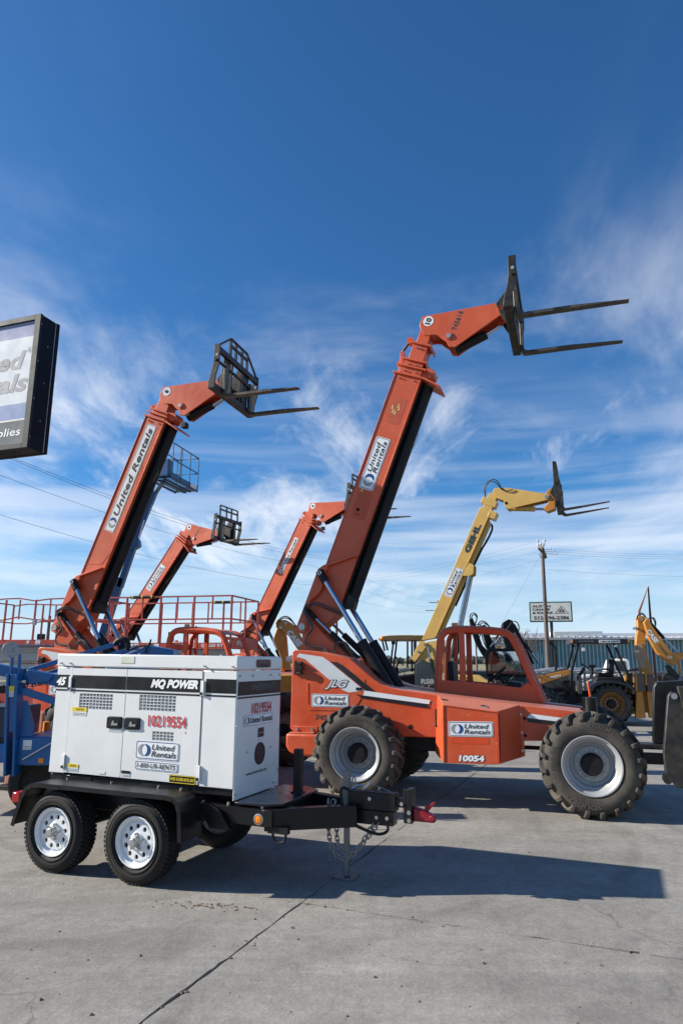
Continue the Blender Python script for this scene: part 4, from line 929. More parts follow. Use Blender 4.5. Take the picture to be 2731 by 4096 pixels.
    if backrest:
        g = G(); zb, zt_ = qz + .78, qz + 1.10; xb = qx + .17
        ys = (yl + .45, yl + .66, yr - .66, yr - .45) if slant else (yl + .22, yl + .58, yr - .58, yr - .22)
        for y in ys: g.bar((xb, y, zb - .05), (xb, y, zt_), .05, .035, (1, 0, 0))
        g.bar((xb, ys[0], zt_), (xb, ys[-1], zt_), .035).bar((xb, ys[0], zt_ - .13), (xb, ys[-1], zt_ - .13), .03, .05)
        if slant: g.bar((xb, ys[0], zt_), (xb, yl + .02, zb), .03).bar((xb, ys[-1], zt_), (xb, yr - .02, zb), .03)
        put(g, 'backrest', IRON, T)
    for y in (forks[0], forks[1]):
        pf = [(qx + .135, qz + .56), (qx + .19, qz + .56), (qx + .19, qz + .02), (qx + .215, qz - .010), (qx + .26, qz - .018), (qx + .9, qz - .018), (qx + .30 + flen, qz - .058), (qx + .30 + flen, qz - .070), (qx + .22, qz - .070), (qx + .165, qz - .06), (qx + .135, qz - .02)]
        put(G().prism(pf, y - .055, y + .055), 'fork', IRONW, T, bev=.006)
    # lift cylinders ---------------------------------------------------
    lp = B(.848, -.051 + .02)
    for y in (.81, 1.39):
        A = V((lp[0], y, lp[1])); Z = V((.284, y, 1.40)); m = A.lerp(Z, .60)
        rod = put(G().cyl(A, m, .040, n=16), 'lift_rod', CHROME, T)
        put(G().cyl(A + V((0, -.06 if y < 1 else .06, 0)), A + V((0, .06, 0)), .035, n=14), 'rod_pin', STEEL, rod)
        put(G().cyl(A.lerp(Z, -.02), A.lerp(Z, .075), .062, n=14), 'rod_eye', BLACKM, rod)
        put(G().cyl(m, Z, .079, n=20).cyl(m + (A - m).normalized() * .0, m + (Z - m).normalized() * .03, .084, n=20), 'lift_cylinder', BLACKM, T)
    cp_ = B(.248, -.012)
    for y in (.80, 1.40):
        A = V((cp_[0], y, cp_[1])); Z = V((-.174, y, 1.799)); m = A.lerp(Z, .46)
        rod = put(G().cyl(A, m, .022, n=12), 'slave_rod', CHROME, T)
        put(G().cyl(A - V((0, .05, 0)), A + V((0, .05, 0)), .042, n=14).cyl(A, A.lerp(Z, .16), .038), 'rod_eye', BLACKM, rod)
        put(G().cyl(m, Z, .050, n=16), 'slave_cylinder', BLACKM, T)
        put(G().cyl(Z - V((0, .06, 0)), Z + V((0, .04, 0)), .032, n=12), 'cylinder_pin', STEEL, T)
    HO = mat('hose_grey', (.06, .055, .052), .5, var=.2)
    for dz, dy in ((0, 0), (.028, -.02)):
        hs = [(-.489, .90, 2.473), (-.686, .86, 2.561), (-.856, .76, 2.643), (-1.01, .74, 2.589), (-1.048, .74, 2.546), (-.968, .74, 2.402), (-.897, .73, 2.301), (-.874, .73, 2.258), (-.987, .73, 2.146), (-1.004, .73, 2.047), (-.938, .73, 1.984), (-.71, .73, 1.97), (-.649, .72, 1.89)]
        put(G().tube([(x + dz * .7, y + dy, z + dz) for x, y, z in hs], .013, 7, sm=2), 'hose', HO, T)
    for q in (0, .035):
        put(G().tube([(-.56 + q, .74, 1.86), (-.55 + q, .72, 2.0), (-.47 + q, .71, 2.08), (-.38 + q, .71, 2.06), (-.33 + q, .71, 1.98), (-.27 + q, .74, 1.90)], .012, 7, sm=2), 'hose', HO, T)
    if lamp:
        p = B3(L + .03, .80, 1.0); lm = put(G().bar(B3(L, .70, 1.0), p, .02).box(p[0] - .05, p[0] + .05, .93, 1.05, p[2] - .03, p[2] + .07), 'work_lamp', BLACKM, T, bev=.01)
    if stabil:
        # front stabiliser leg, folded up ahead of the wheel
        put(G().box(3.30, 3.78, .45, .62, .60, .72).box(3.30, 3.78, .55, .80, .76, .82).box(3.0, 3.4, .7, 1.5, .55, .85), 'stabilizer_beam', IRON, T, bev=.008)
        put(G().prism([(3.72, 1.50), (3.76, 1.56), (4.3, 1.60), (4.3, .83), (3.66, .83)], .62, .80), 'stabilizer_mount', BLACK, T, bev=.01)
        lg = put(G().prism([(3.80, 1.42), (3.84, 1.47), (3.90, 1.46), (3.96, 1.30), (4.30, 1.30), (4.30, .42), (3.80, .42), (3.70, .56), (3.70, .80)], -.02, .10), 'stabilizer_leg', IRON, T, bev=.01)
        put(G().prism([(3.905, 1.53), (4.30, 1.53), (4.30, 1.22), (3.95, 1.22)], -.03, .09), 'stabilizer_cap', IRON, T, bev=.01)
        put(G().cyl((3.865, -.03, 1.42), (3.865, -.005, 1.42), .034), 'stabilizer_pin', STEEL, T)
        put(G().cyl((3.86, .28, .86), (3.86, .28, 1.30), .055), 'stabilizer_cylinder', BLACK, T); put(G().cyl((3.86, .28, 1.28), (3.86, .28, 1.44), .03), 'stabilizer_rod', CHROME, T)
        put(G().cyl((3.72, .0, .50), (3.72, .12, .50), .05), 'stabilizer_foot_pin', IRON, T)
        put(G().cyl((2.96, .62, 1.15), (2.96, .62, 1.36), .078, n=16).box(2.86, 2.90, .58, .66, 1.22, 1.36), 'strut_housing', BLACK, T); put(G().bar((2.965, .60, 1.36), (2.945, .60, 1.56), .055, .03), 'strut_flag', ORANGE, T, bev=.01)
    decal_fn(T, B, d, YN)
    return T
def boom_plane(B, d, YN, a, b):
    p = B(a, b); return Pl((p[0], YN, p[1]), (d[0], 0, d[1]), (-d[1], 0, d[0]))
def dec1(T, B, d, YN):
    ur_decal(T, boom_plane(B, d, YN, 2.31, .272), .86, .245)
    pb = boom_plane(B, d, YN, 0, 0)
    patch(T, pb, rrect(1.82, -.30, 2.28, -.06, .05), ORANGE_OLD, .0015, 'primer_patch'); patch(T, pb, rrect(3.42, -.31, 3.86, -.08, .05), ORANGE_OLD, .0015, 'primer_patch')
    for x, y in ((3.60, -.16), (3.66, -.13), (3.66, -.24), (3.70, -.22), (3.58, -.20), (2.26, -.12)):
        patch(T, pb, [(x, y), (x + .05, y + .01), (x + .06, y + .035), (x + .02, y + .03), (x - .01, y + .045)], CREAM_CHIP, .003, 'paint_chip')
    patch(T, pb, circ(1.97, -.146, .028, 14), MATS['hole_black'], .003, 'hole')
    for a, b in ((1.90, -.13), (1.89, -.16), (1.90, -.185)): patch(T, pb, circ(a, b, .009, 8), MATS['hole_black'], .003, 'hole')
    pk = Pl((B(5.12, .70)[0], YN, B(5.12, .70)[1]), (d[0], 0, d[1]), (-d[1], 0, d[0])); word(T, pk, '745616', 0, .02, .33, .085, STENCIL, .02, 0, .003); 
    word(T, Pl((0, .42, 0), (1, 0, 0), (0, 0, 1)), '745616', -.706, .985, .36, .072, STENCIL, .015, 0, .003)
    plp = Pl((0, .4135, 0), (1, 0, 0), (0, 0, 1))
    word(T, plp, 'JLG', -.565, 1.403, .345, .128, SILVER, .03, .45, .006); put(letters(plp, 'JLG', -.580, 1.394, .375, .146, .004, .075, .45), 'lettering_outline', INK, T, smooth=False, rc=False)
    ur_decal(T, Pl(plp.p(-.762, 1.165), (1, 0, 0), (0, 0, 1)), .553, .176)
def dec2(T, B, d, YN):
    ur_decal(T, boom_plane(B, d, YN, 1.92, .285), 2.10, .225, 1); sideplate(T)
def dec3(T, B, d, YN):
    ur_decal(T, boom_plane(B, d, YN, 2.20, .262), .98, .245)
    pk = Pl((B(L8 + .45, .62)[0], YN, B(L8 + .45, .62)[1]), (d[0], 0, d[1]), (-d[1], 0, d[0])); word(T, pk, '874714', 0, 0, .33, .08, STENCIL, .02, 0, .003); sideplate(T)
def dec4(T, B, d, YN):
    ur_decal(T, boom_plane(B, d, YN, 2.40, .225), 1.19, .15, 1); sideplate(T)
def sideplate(T):
    plp = Pl((0, .4135, 0), (1, 0, 0), (0, 0, 1)); ur_decal(T, Pl(plp.p(-.762, 1.165), (1, 0, 0), (0, 0, 1)), .553, .176)
L8, E8 = 4.15, .365
S10 = [(4.385, 0), (4.507, 0), (4.80, 0), (5.14, 0)]
def S8(): return [(L8 + .085, 0), (L8 + .16, 0), (L8 + .50, 0)]
telehandler((0.183, 9.385, 0), -18.5, 1.0, 69.4, 4.24, .768, 0.0, (2.15, 6.77), 'nearest orange telehandler with the tallest boom, number 10054 on its side box', '10', S10, dec1, True, False, 0, False, True, (.50, 1.80))
telehandler((-4.445, 11.60, 0), -18.3, 1.03, 68.6, L8, E8, .014, (2.02, 6.28), 'orange telehandler at left behind the generator, long name sticker up its boom', '8', S8(), dec2, forks=(.66, 1.62), hw=.78, flen=1.25, slant=True)
telehandler((-7.25, 22.41, 0), -24.0, 1.03, 53.7, L8, E8, .031, (3.10, 5.42), 'far orange telehandler with the lowest boom, fork frame facing the camera', '8', S8(), dec3, forks=(.70, 1.45), hw=.72, flen=1.2)
telehandler((-2.51, 20.56, 0), -25.8, 1.03, 61.9, L8, E8, -.047, (2.62, 5.97), 'far orange telehandler partly hidden behind the nearest boom, long narrow sticker', '8', S8(), dec4, forks=(.5, 1.65), hw=.78, flen=1.25)
# ------------------------------------------------------------------ yellow telehandler behind the nearest one
def gehl():
    T = empty('telehandler', (2.09, 18.5, 0), -20, 1.0, 'sand yellow telehandler with raised boom behind the orange cab frame', 'telehandler', 'telehandlers')
    o = (.058, 2.345); d = (.431, .902); nn = (.902, -.431)
    def B(a, b): return (o[0] + a * d[0] + b * nn[0], o[1] + a * d[1] + b * nn[1])
    def B3(a, b, y): p = B(a, b); return (p[0], y, p[1])
    Y = YELLOW
    boom = put(G().prism([B(0, 0), B(3.90, 0), B(3.90, .30), B(.2, .30)], 0, .36), 'boom', Y, T, bev=.008)
    put(G().prism([B(.25, .30), B(3.86, .30), B(3.86, .315), B(.25, .315)], -.015, .03), 'boom_flange', Y, T)
    put(G().prism([B(3.7, .06), B(4.36, .06), B(4.36, .30), B(3.7, .30)], .04, .32), 'boom_section', Y, T, bev=.006)
    put(G().prism([B(3.72, .28), B(3.92, .28), B(3.92, .48), B(3.72, .48)], -.01, .37), 'boom_collar', Y, T, bev=.008)
    put(G().prism([B(4.02, -.05), B(4.20, -.05), B(4.20, .36), B(4.02, .36)], .02, .34), 'boom_collar', Y, T, bev=.008)
    put(G().prism([B(.3, .31), B(3.7, .31), B(3.6, .42), B(.4, .40)], .10, .26), 'boom_cover', Y, T, bev=.01)
    head = [(2.072, 6.221), (2.137, 6.354), (2.50, 6.33), (3.517, 6.076), (3.55, 6.0), (3.50, 5.93), (2.60, 5.77), (2.46, 5.75), (2.37, 5.86), (2.36, 6.0), (2.211, 6.06)]
    put(G().prism(head, .0, .03), 'boom_head', Y, T, bev=.006); put(G().prism(head, .33, .36), 'boom_head', Y, T, bev=.006)
    put(G().prism([(2.16, 6.30), (3.40, 6.05), (3.40, 5.99), (2.7, 5.90), (2.2, 6.08)], .03, .33), 'head_web', Y, T)
    put(G().cyl((2.5, .18, 5.80), (3.14, .18, 5.74), .07), 'tilt_cylinder', Y, T); put(G().cyl((3.14, .18, 5.74), (3.42, .18, 5.72), .035), 'tilt_rod', CHROME, T)
    put(G().prism([(3.40, 6.06), (3.55, 6.25), (3.66, 6.10), (3.66, 5.68), (3.46, 5.62), (3.36, 5.72), (3.50, 5.85)], .02, .34), 'quick_attach', CASEY, T, bev=.01)
    put(G().cyl((3.457, -.02, 6.005), (3.457, .38, 6.005), .05), 'head_pin', STEEL, T); put(G().cyl((2.425, -.005, 5.918), (2.425, .0, 5.918), .04), 'head_bore', MATS['hole_black'], T)
    for q in (0, .06):
        put(G().tube([B3(4.2, .0, .1), B3(4.5, -.12 - q, .1), (2.05 + q, .05, 6.58 + q), (2.2 + q, .0, 6.50), (2.32, -.02, 6.28), (2.5, -.03, 6.22), (2.62, -.03, 6.28)], .014, 6, sm=2), 'hose', BLACKM, T)
    put(G().tube([B3(3.62, .34, .2), B3(3.55, .50, .2), B3(3.2, .50, .2), B3(2.8, .44, .2), B3(1.2, .42, .2)], .03, 6, sm=1), 'hose', BLACKM, T)
    # carriage
    yl, yr = -.45, .70; qx, qz = 3.67, 5.64
    for y in (yl, yr - .03):
        put(G().prism([(qx + .0, qz + 1.19), (qx + .05, qz + 1.19), (qx + .17, qz + .62), (qx + .16, qz), (qx + .02, qz), (qx + .0, qz + .6)], y, y + .03), 'carriage_side', IRON, T, bev=.005)
    put(G().box(qx + .02, qx + .14, yl, yr, qz, qz + .14), 'carriage_beam', IRON, T, bev=.006)
    put(G().box(qx + .02, qx + .10, yl, yr, qz + 1.08, qz + 1.18), 'carriage_beam', IRON, T, bev=.006)
    put(G().box(qx + .05, qx + .12, yl, yr, qz + .52, qz + .62), 'carriage_beam', IRON, T, bev=.006)
    put(G().prism([(qx - .12, qz + .46), (qx + .02, qz + .75), (qx + .06, qz + .2)], -.02, .02).prism([(qx - .12, qz + .46), (qx + .02, qz + .75), (qx + .06, qz + .2)], .34, .38), 'carriage_hook', IRON, T)
    for y in (-.25, .48):
        put(G().prism([(qx + .13, qz + .60), (qx + .19, qz + .60), (qx + .19, qz + .02), (qx + .25, qz - .03), (qx + 1.30, qz + .075), (qx + 1.30, qz + .065), (qx + .6, qz - .035), (qx + .20, qz - .085), (qx + .13, qz - .04)], y - .06, y + .06), 'fork', IRONW, T, bev=.004)
    # decals
    p = B(1.34, .285); ur_decal(T, Pl((p[0], 0, p[1]), (d[0], 0, d[1]), (-d[1], 0, d[0])), .82, .245)
    p = B(2.62, .235); word(T, Pl((p[0], 0, p[1]), (d[0], 0, d[1]), (-d[1], 0, d[0])), 'GEHL', 0, 0, .83, .16, mat('decal_slate', (.03, .045, .055), .4), .06, 0, .004)
    # foot bracket, lift cylinders, body
    put(G().prism([(-.229, 1.857), (-.12, 1.78), (.216, 2.211), (.148, 2.31), (.011, 2.323)], -.03, .0), 'boom_bracket', Y, T, bev=.006)
    put(G().prism([(-.10, 1.9), (.2, 2.3), (.62, 2.36), (.62, 1.5), (.1, 1.5)], .02, .34), 'boom_foot', Y, T)
    for x, z in ((-.029, 2.045), (.148, 2.233)): put(G().cyl((x, -.05, z), (x, .0, z), .032, n=12), 'bracket_pin', STEEL, T)
    for y in (.02, .42):
        A = V((1.40, y, 4.13)); Z = V((.86, y, 1.9)); m = A.lerp(Z, .66)
        put(G().cyl(A, m, .042), 'lift_rod', CHROME, T); put(G().cyl(m, Z, .075), 'lift_cylinder', BLACKM, T)
        put(G().prism([(1.22, 4.02), (1.40, 4.35), (1.52, 4.30), (1.50, 4.06), (1.38, 4.0)], y - .05, y - .02), 'cylinder_lug', Y, T, bev=.01)
    put(G().cyl((.215, -.04, 2.167), (.30, -.04, 1.86), .028), 'slave_rod', CHROME, T); put(G().cyl((.30, -.04, 1.86), (.42, -.04, 1.3), .05), 'slave_cylinder', DKGREEN, T)
    put(G().prism([(-.10, .62), (-.06, 1.742), (.119, 1.847), (.333, 1.745), (.60, 1.02), (.60, .62)], -.24, -.16), 'rear_plate', DKGREEN, T, bev=.01)
    word(T, Pl((0, -.24, 0), (1, 0, 0), (0, 0, 1)), 'RS8', .08, 1.225, .34, .13, DGREY, .05, 0, .004)
    put(G().prism([(-.15, .58), (-.10, 1.0), (.6, 1.06), (3.2, 1.02), (3.3, .58)], -.16, .56), 'chassis', DKGREEN, T, bev=.01)
    put(G().prism([(.9, 1.06), (.95, 1.47), (1.58, 1.47), (1.92, 1.26), (2.75, 1.22), (2.75, 1.02)], -.62, -.17), 'hood', Y, T, bev=.02)
    gr = G()
    for i in range(8):
        for j in range(3): gr.box(1.14 + i * .045, 1.172 + i * .045, -.624, -.62, 1.28 + j * .05, 1.305 + j * .05)
    put(gr, 'hood_slots', mat('slot_dark', (.01, .01, .01), .8), T)
    fr_ = [(1.66, 1.46), (1.66, 1.90), (1.70, 2.04), (1.80, 2.10), (2.62, 2.09), (2.66, 1.46)]
    cab = put(G().tube([(x, .60, z) for x, z in fr_], .04, 8, closed=True), 'cab_frame', BLACKM, T)
    put(G().tube([(x, 1.5, z) for x, z in fr_], .04, 8, closed=True), 'cab_frame', BLACKM, T)
    put(G().prism([(1.66, 1.48), (1.68, 2.0), (1.80, 2.09), (2.62, 2.08), (2.64, 1.48)], .598, .604), 'window', GLASS, cab)
    put(G().box(1.72, 2.62, .62, 1.48, 2.10, 2.14), 'cab_roof', BLACKM, T, bev=.02); put(G().box(1.66, 2.66, .62, 1.5, 1.0, 1.44), 'cab_body', DKGREEN, T, bev=.02)
    put(G().cyl((1.98, .7, 2.14), (1.98, .7, 2.22), .045), 'beacon', AMBER, T)
    put(G().box(1.90, 2.22, .1, .5, 1.05, 1.34).prism([(1.86, 1.25), (1.96, 1.25), (1.98, 1.52), (1.9, 1.52)], .12, .48), 'seat', BLACKM, T, bev=.04)
    c0 = V((2.36, .25, 1.40)); u = V((0, 1, 0)); v = V((.7, 0, .7))
    put(G().tube([c0 + (u * math.cos(t) + v * math.sin(t)) * .17 for t in [2 * math.pi * i / 16 for i in range(16)]], .014, 6, closed=True).bar(c0, c0 + V((.2, 0, -.25)), .04), 'steering_wheel', BLACKM, T)
    for x in (.35, 2.85):
        for fl in (False, True): link_copy(TYRE_ME, T, (x, -.62 if not fl else 1.6, .605), (0, .2, math.pi if fl else 0))
gehl()
# ------------------------------------------------------------------ scissor lifts
def scissor(loc, yaw, label, n, Lx, bent, rt):
    T = empty('scissor_lift', loc, yaw, 1.0, label, 'scissor lift', 'red scissor lifts with railed platforms')
    W, zd, zt_ = 1.72, 2.19, 3.275
    put(G().box(-Lx, 0, 0, W, zd - .04, zd), 'deck', ALU, T)
    pnl = put(G().box(-Lx, 0, -.012, .02, zd - .14, zd + .005), 'side_panel', REDDECK, T, bev=.004)
    put(G().box(-.012, .012, .03, W, zd - .14, zd + .12), 'end_panel', REDDECK, T, bev=.004)
    put(G().box(-Lx + .1, -.05, .0, .03, zd - .30, zd - .142), 'extension_rail', mat('diamond_plate', (.12, .12, .125), .5, metal=.4, var=.4, vscale=60, bump=.5, bscale=90), T)
    put(G().box(-Lx + .15, -.1, .15, W - .15, zd - .55, zd - .30), 'platform_frame', ALU, T)
    def rail(y, z, xa, xb, nm, w_=.034):
        pts = []
        m = 8
        for i in range(m + 1):
            x = xa + (xb - xa) * i / m; sag = bent * (.035 * math.sin(i * 1.9 + z * 3 + y) + (.03 if i == 3 else 0))
            pts.append((x, y, z + sag))
        g = G()
        for a, b in zip(pts, pts[1:]): g.bar(a, b, w_, w_)
        return put(g, nm, RED, T, bev=.003)
    for y in (0, W):
        rail(y, zt_, -Lx, 0, 'top_rail'); rail(y, zd + .55, -Lx, 0, 'mid_rail')
        for i, x in enumerate([0, -.95, -1.82, -2.72, -Lx][:5]):
            put(G().bar((x, y, zd), (x, y, zt_), .042, .042), 'post', RED, T, bev=.003)
        for x in (-.48, -1.38, -2.3): put(G().bar((x, y, zd + .55 if y == 0 and x == -.48 else zd + .55), (x, y, zt_), .03, .03), 'baluster', RED, T)
    for x in (0, -Lx):
        for z in (zt_, zd + .55): put(G().bar((x, 0, z), (x, W, z), .034), 'end_rail', RED, T)
        put(G().bar((x, W / 2, zd), (x, W / 2, zt_), .034), 'post', RED, T)
    pl = Pl((0, -.012, 0), (1, 0, 0), (0, 0, 1))
    if rt:
        for xa, xb, y in ((-2.62, -2.02, 0), (-1.25, -.70, W)):
            fm = put(G().cyl((xa, y, zt_), (xb, y, zt_), .038, n=12), 'foam_pad', BLACKM, T)
            for k in (.08, .5, .92): x = xa + (xb - xa) * k; put(G().cyl((x - .015, y, zt_), (x + .015, y, zt_), .0395, n=12), 'pad_stripe', YLAB, fm)
        s_ = patch(T, pl, rrect(-1.40, zd - .115, -.80, zd - .02, .02), STICK); word(s_, pl, '1-800-UR-RENTS', -1.37, zd - .09, .54, .05, INK, .03, .2, .005)
        word(T, pl, 'SJ 9250 RT', -.72, zd - .115, .55, .095, STICK, .03, 0, .004)
        pe = Pl((.012, 0, 0), (0, 1, 0), (0, 0, 1)); word(T, pe, 'SKYJACK', .35, zd - .07, .62, .13, STICK, .03, .15, .004)
        for x in (-1.92, -2.1, -2.45, -2.6): small_label(T, pl, x, zd - .12, .12, .1)
        put(G().box(-1.55, -1.45, -.06, .05, zd + .03, zd + .25), 'control_box', BLACKM, T)
    else:
        ur_decal(T, Pl(pl.p(-1.08, zd - .125), (1, 0, 0), (0, 0, 1)), .62, .11, 1)
        word(T, pl, 'SJ 9', -.38, zd - .105, .18, .07, mat('decal_violet', (.12, .09, .32), .5), .03, 0, .004)
        small_label(T, pl, -1.72, zd - .12, .15, .11); small_label(T, pl, -1.98, zd - .10, .08, .08)
        put(flat(pl, q4(-Lx, 0, zd - .138, zd - .126), .004), 'stripe', DBLUE, T, smooth=False, rc=False)
        put(G().box(-1.70, -1.52, .0, .12, zd + .01, zd + .16).bar((-1.6, .06, zd + .16), (-1.6, .06, zd + .21), .02), 'control_box', BLACKM, T, bev=.01)
        put(G().box(-1.84, -1.76, -.05, .03, zd + .4, zd + .55), 'switch_box', ALU, T)
    # folded scissor stack, chassis, wheels
    for i in range(5):
        z = 1.0 + i * .15
        put(G().bar((-Lx + .3, .35, z), (-.3, .35, z + .10), .07, .11), 'scissor_arm', ALU, T); put(G().bar((-Lx + .3, W - .35, z + .10), (-.3, W - .35, z), .07, .11), 'scissor_arm', ALU, T)
    put(G().box(-Lx + .1, -.1, .2, W - .2, .45, .95), 'chassis', RED, T, bev=.02)
    for x in (-.55, -Lx + .55):
        for y in (.02, W - .30):
            w_ = put(G().lathe([(.2, .03), (.22, .0), (.34, .01), (.38, .05), (.38, .23), (.34, .27), (.22, .28)], 28), 'wheel', RUBBER, T); w_.location = (x, y, .38)
            put(G().lathe([(.21, .04), (.16, .06), (.001, .06)], 20), 'rim', RIMS, w_)
    return T
scissor((-2.54, 16.0, 0), -14, 'red scissor lift with straight rails between the two big orange booms', 0, 3.7, 0.0, True)
scissor((-6.55, 18.5, .12), -10, 'red scissor lift with bent rails at the left edge behind the blue lift', 0, 3.7, 1.0, False)
# ------------------------------------------------------------------ near blue towable boom lift
def near_blue():
    T = empty('boom_lift', (-4.3, 8.6, 0), 0, 1.0, 'folded blue towable boom lift at the left edge beside the generator', 'boom lift', 'blue boom lifts')
    mast = put(G().prism([(.335, .45), (.245, 1.62), (.275, 1.62), (.365, .45)], -.08, .10).prism([(.435, .45), (.355, 1.62), (.385, 1.62), (.465, .45)], -.08, .10)
               .prism([(.34, .95), (.285, 1.62), (.375, 1.62), (.44, .95)], -.06, -.04).bar((.272, 0, 1.58), (.262, 0, 1.86), .03).bar((.362, 0, 1.58), (.352, 0, 1.86), .03), 'outrigger_mast', BLUE, T, bev=.004)
    dsc = put(G().cyl((.262, -.06, 1.912), (.245, -.03, 1.912), .098, n=32), 'outrigger_pad', mat('galvanised_pad', (.30, .31, .33), .5, metal=.5, var=.25, vscale=15), T, bev=.003)
    dsc.rotation_euler = (0, 0, 0)
    hl = G()
    for a, b in ((-.01, .03), (.03, .02), (-.025, .005), (.0, -.015), (.05, -.01), (.02, .075), (-.06, .03), (.01, -.07)): hl.cyl((.253 + a, -.064, 1.90 + b), (.253 + a, -.058, 1.90 + b), .006, n=8)
    split_put(hl, 'pad_hole', MATS['hole_black'], dsc)
    put(G().bar((-1.2, .16, 1.89), (1.5, .16, 1.42), .16, .135), 'main_arm', BLUE, T, bev=.01)
    word(T, Pl((0, .08, 0), (1, 0, -.174), (.171, 0, .985)), '8285', .095, 1.672, .145, .062, STENCIL, .02, 0, .004)
    put(G().prism([(.43, 1.66), (.445, 1.675), (.75, 1.61), (.755, 1.585), (.715, 1.53), (.50, 1.50), (.45, 1.54)], .05, .076), 'arm_plate', BLUE, T, bev=.006)
    put(G().bar((.38, .25, 1.665), (1.49, .25, 2.01), .035, .055), 'upper_link', BLUE, T, bev=.003); put(G().bar((.5, .35, 1.60), (1.70, .35, 1.965), .035, .05), 'upper_link', BLUE, T, bev=.003)
    put(G().bar((-.3, .0, 1.46), (.46, .0, 1.535), .03), 'cylinder_rod', CHROME, T); put(G().bar((-.6, .05, 1.40), (.3, .05, 1.44), .09), 'cylinder', BLACKM, T)
    put(G().bar((.36, .02, 1.44), (1.1, .02, 1.22), .05, .085), 'lower_brace', BLUE, T, bev=.004)
    put(G().bar((.80, .3, 1.55), (.77, .3, .9), .06), 'strut', BLUE, T); put(G().bar((.84, .35, 1.75), (.83, .35, 1.55), .06), 'strut', BLUE, T)
    st = patch(T, Pl((0, .12, 0), (1, 0, .13), (0, 0, 1)), q4(.34, .80, 1.43, 1.54), STICK, .0); word(st, Pl((0, .12, 0), (1, 0, .13), (0, 0, 1)), 'United Rentals', .12, 1.40, .72, .085, INK, .03, .22, .003)
    put(G().prism([(.44, 1.31), (.48, 1.31), (.60, 1.02), (.60, .89), (.44, .89)], .02, .05), 'gusset', BLUE, T)
    put(G().box(.44, 1.6, .0, .9, .56, .885), 'base_box', BLUE, T, bev=.012); put(G().box(-.6, .30, .1, .9, .85, 1.22), 'battery_box', mat('slate_box', (.02, .03, .05), .5), T, bev=.02)
    put(G().box(-.8, .30, .05, .8, .58, .80), 'tongue_frame', BLUE, T, bev=.01)
    small_label(T, Pl((0, .0, 0), (1, 0, 0), (0, 0, 1)), .50, .74, .105, .11); small_label(T, Pl((0, -.06, 0), (1, 0, 0), (0, 0, 1)), .285, 1.355, .07, .125, YLAB)
    put(G().box(.705, .765, -.01, .0, .59, .645), 'marker_light', AMBER, T)
    put(G().bar((.52, -.02, .63), (.86, -.02, .83), .015), 'outrigger_rod', CHROME, T)
    w_ = put(G().lathe([(.17, .04), (.19, .0), (.29, .0), (.33, .04), (.335, .10), (.33, .17), (.29, .2), (.19, .2)], 40), 'wheel', RUBBER, T); w_.location = (.62, .12, .335)
    put(G().lathe([(.18, .05), (.13, .08), (.001, .08)], 24), 'rim', BLACKM, w_)
    w2 = link_copy(w_, T, (.62, 1.3, .335))
    put(G().prism([(1.56, 1.86), (1.78, 1.935), (1.85, 1.985), (1.95, 1.965), (2.19, 1.925), (2.22, 1.82), (1.9, 1.70), (1.5, 1.6)], .15, .45), 'turntable_head', BLUE, T, bev=.012)
    put(G().tube([(1.66, .14, 1.93), (1.75, .13, 1.965), (1.86, .12, 1.97), (1.93, .13, 1.99)], .012, 6, sm=1), 'hose', BLACKM, T)
    put(G().tube([(1.87, .13, 1.88), (1.86, .1, 1.93), (1.92, .08, 2.0), (1.93, .08, 2.05)], .012, 6, sm=1), 'hose', BLACKM, T)
    put(G().box(1.38, 1.9, .1, .5, .9, 1.75), 'turret', BLUE, T, bev=.02)
    put(G().tube([(1.44, .22, 1.99), (1.49, .2, 2.05), (1.58, .2, 2.05), (1.62, .2, 1.98), (1.60, .2, 1.92)], .035, 8, sm=1), 'cable_carrier', BLACKM, T)
near_blue()
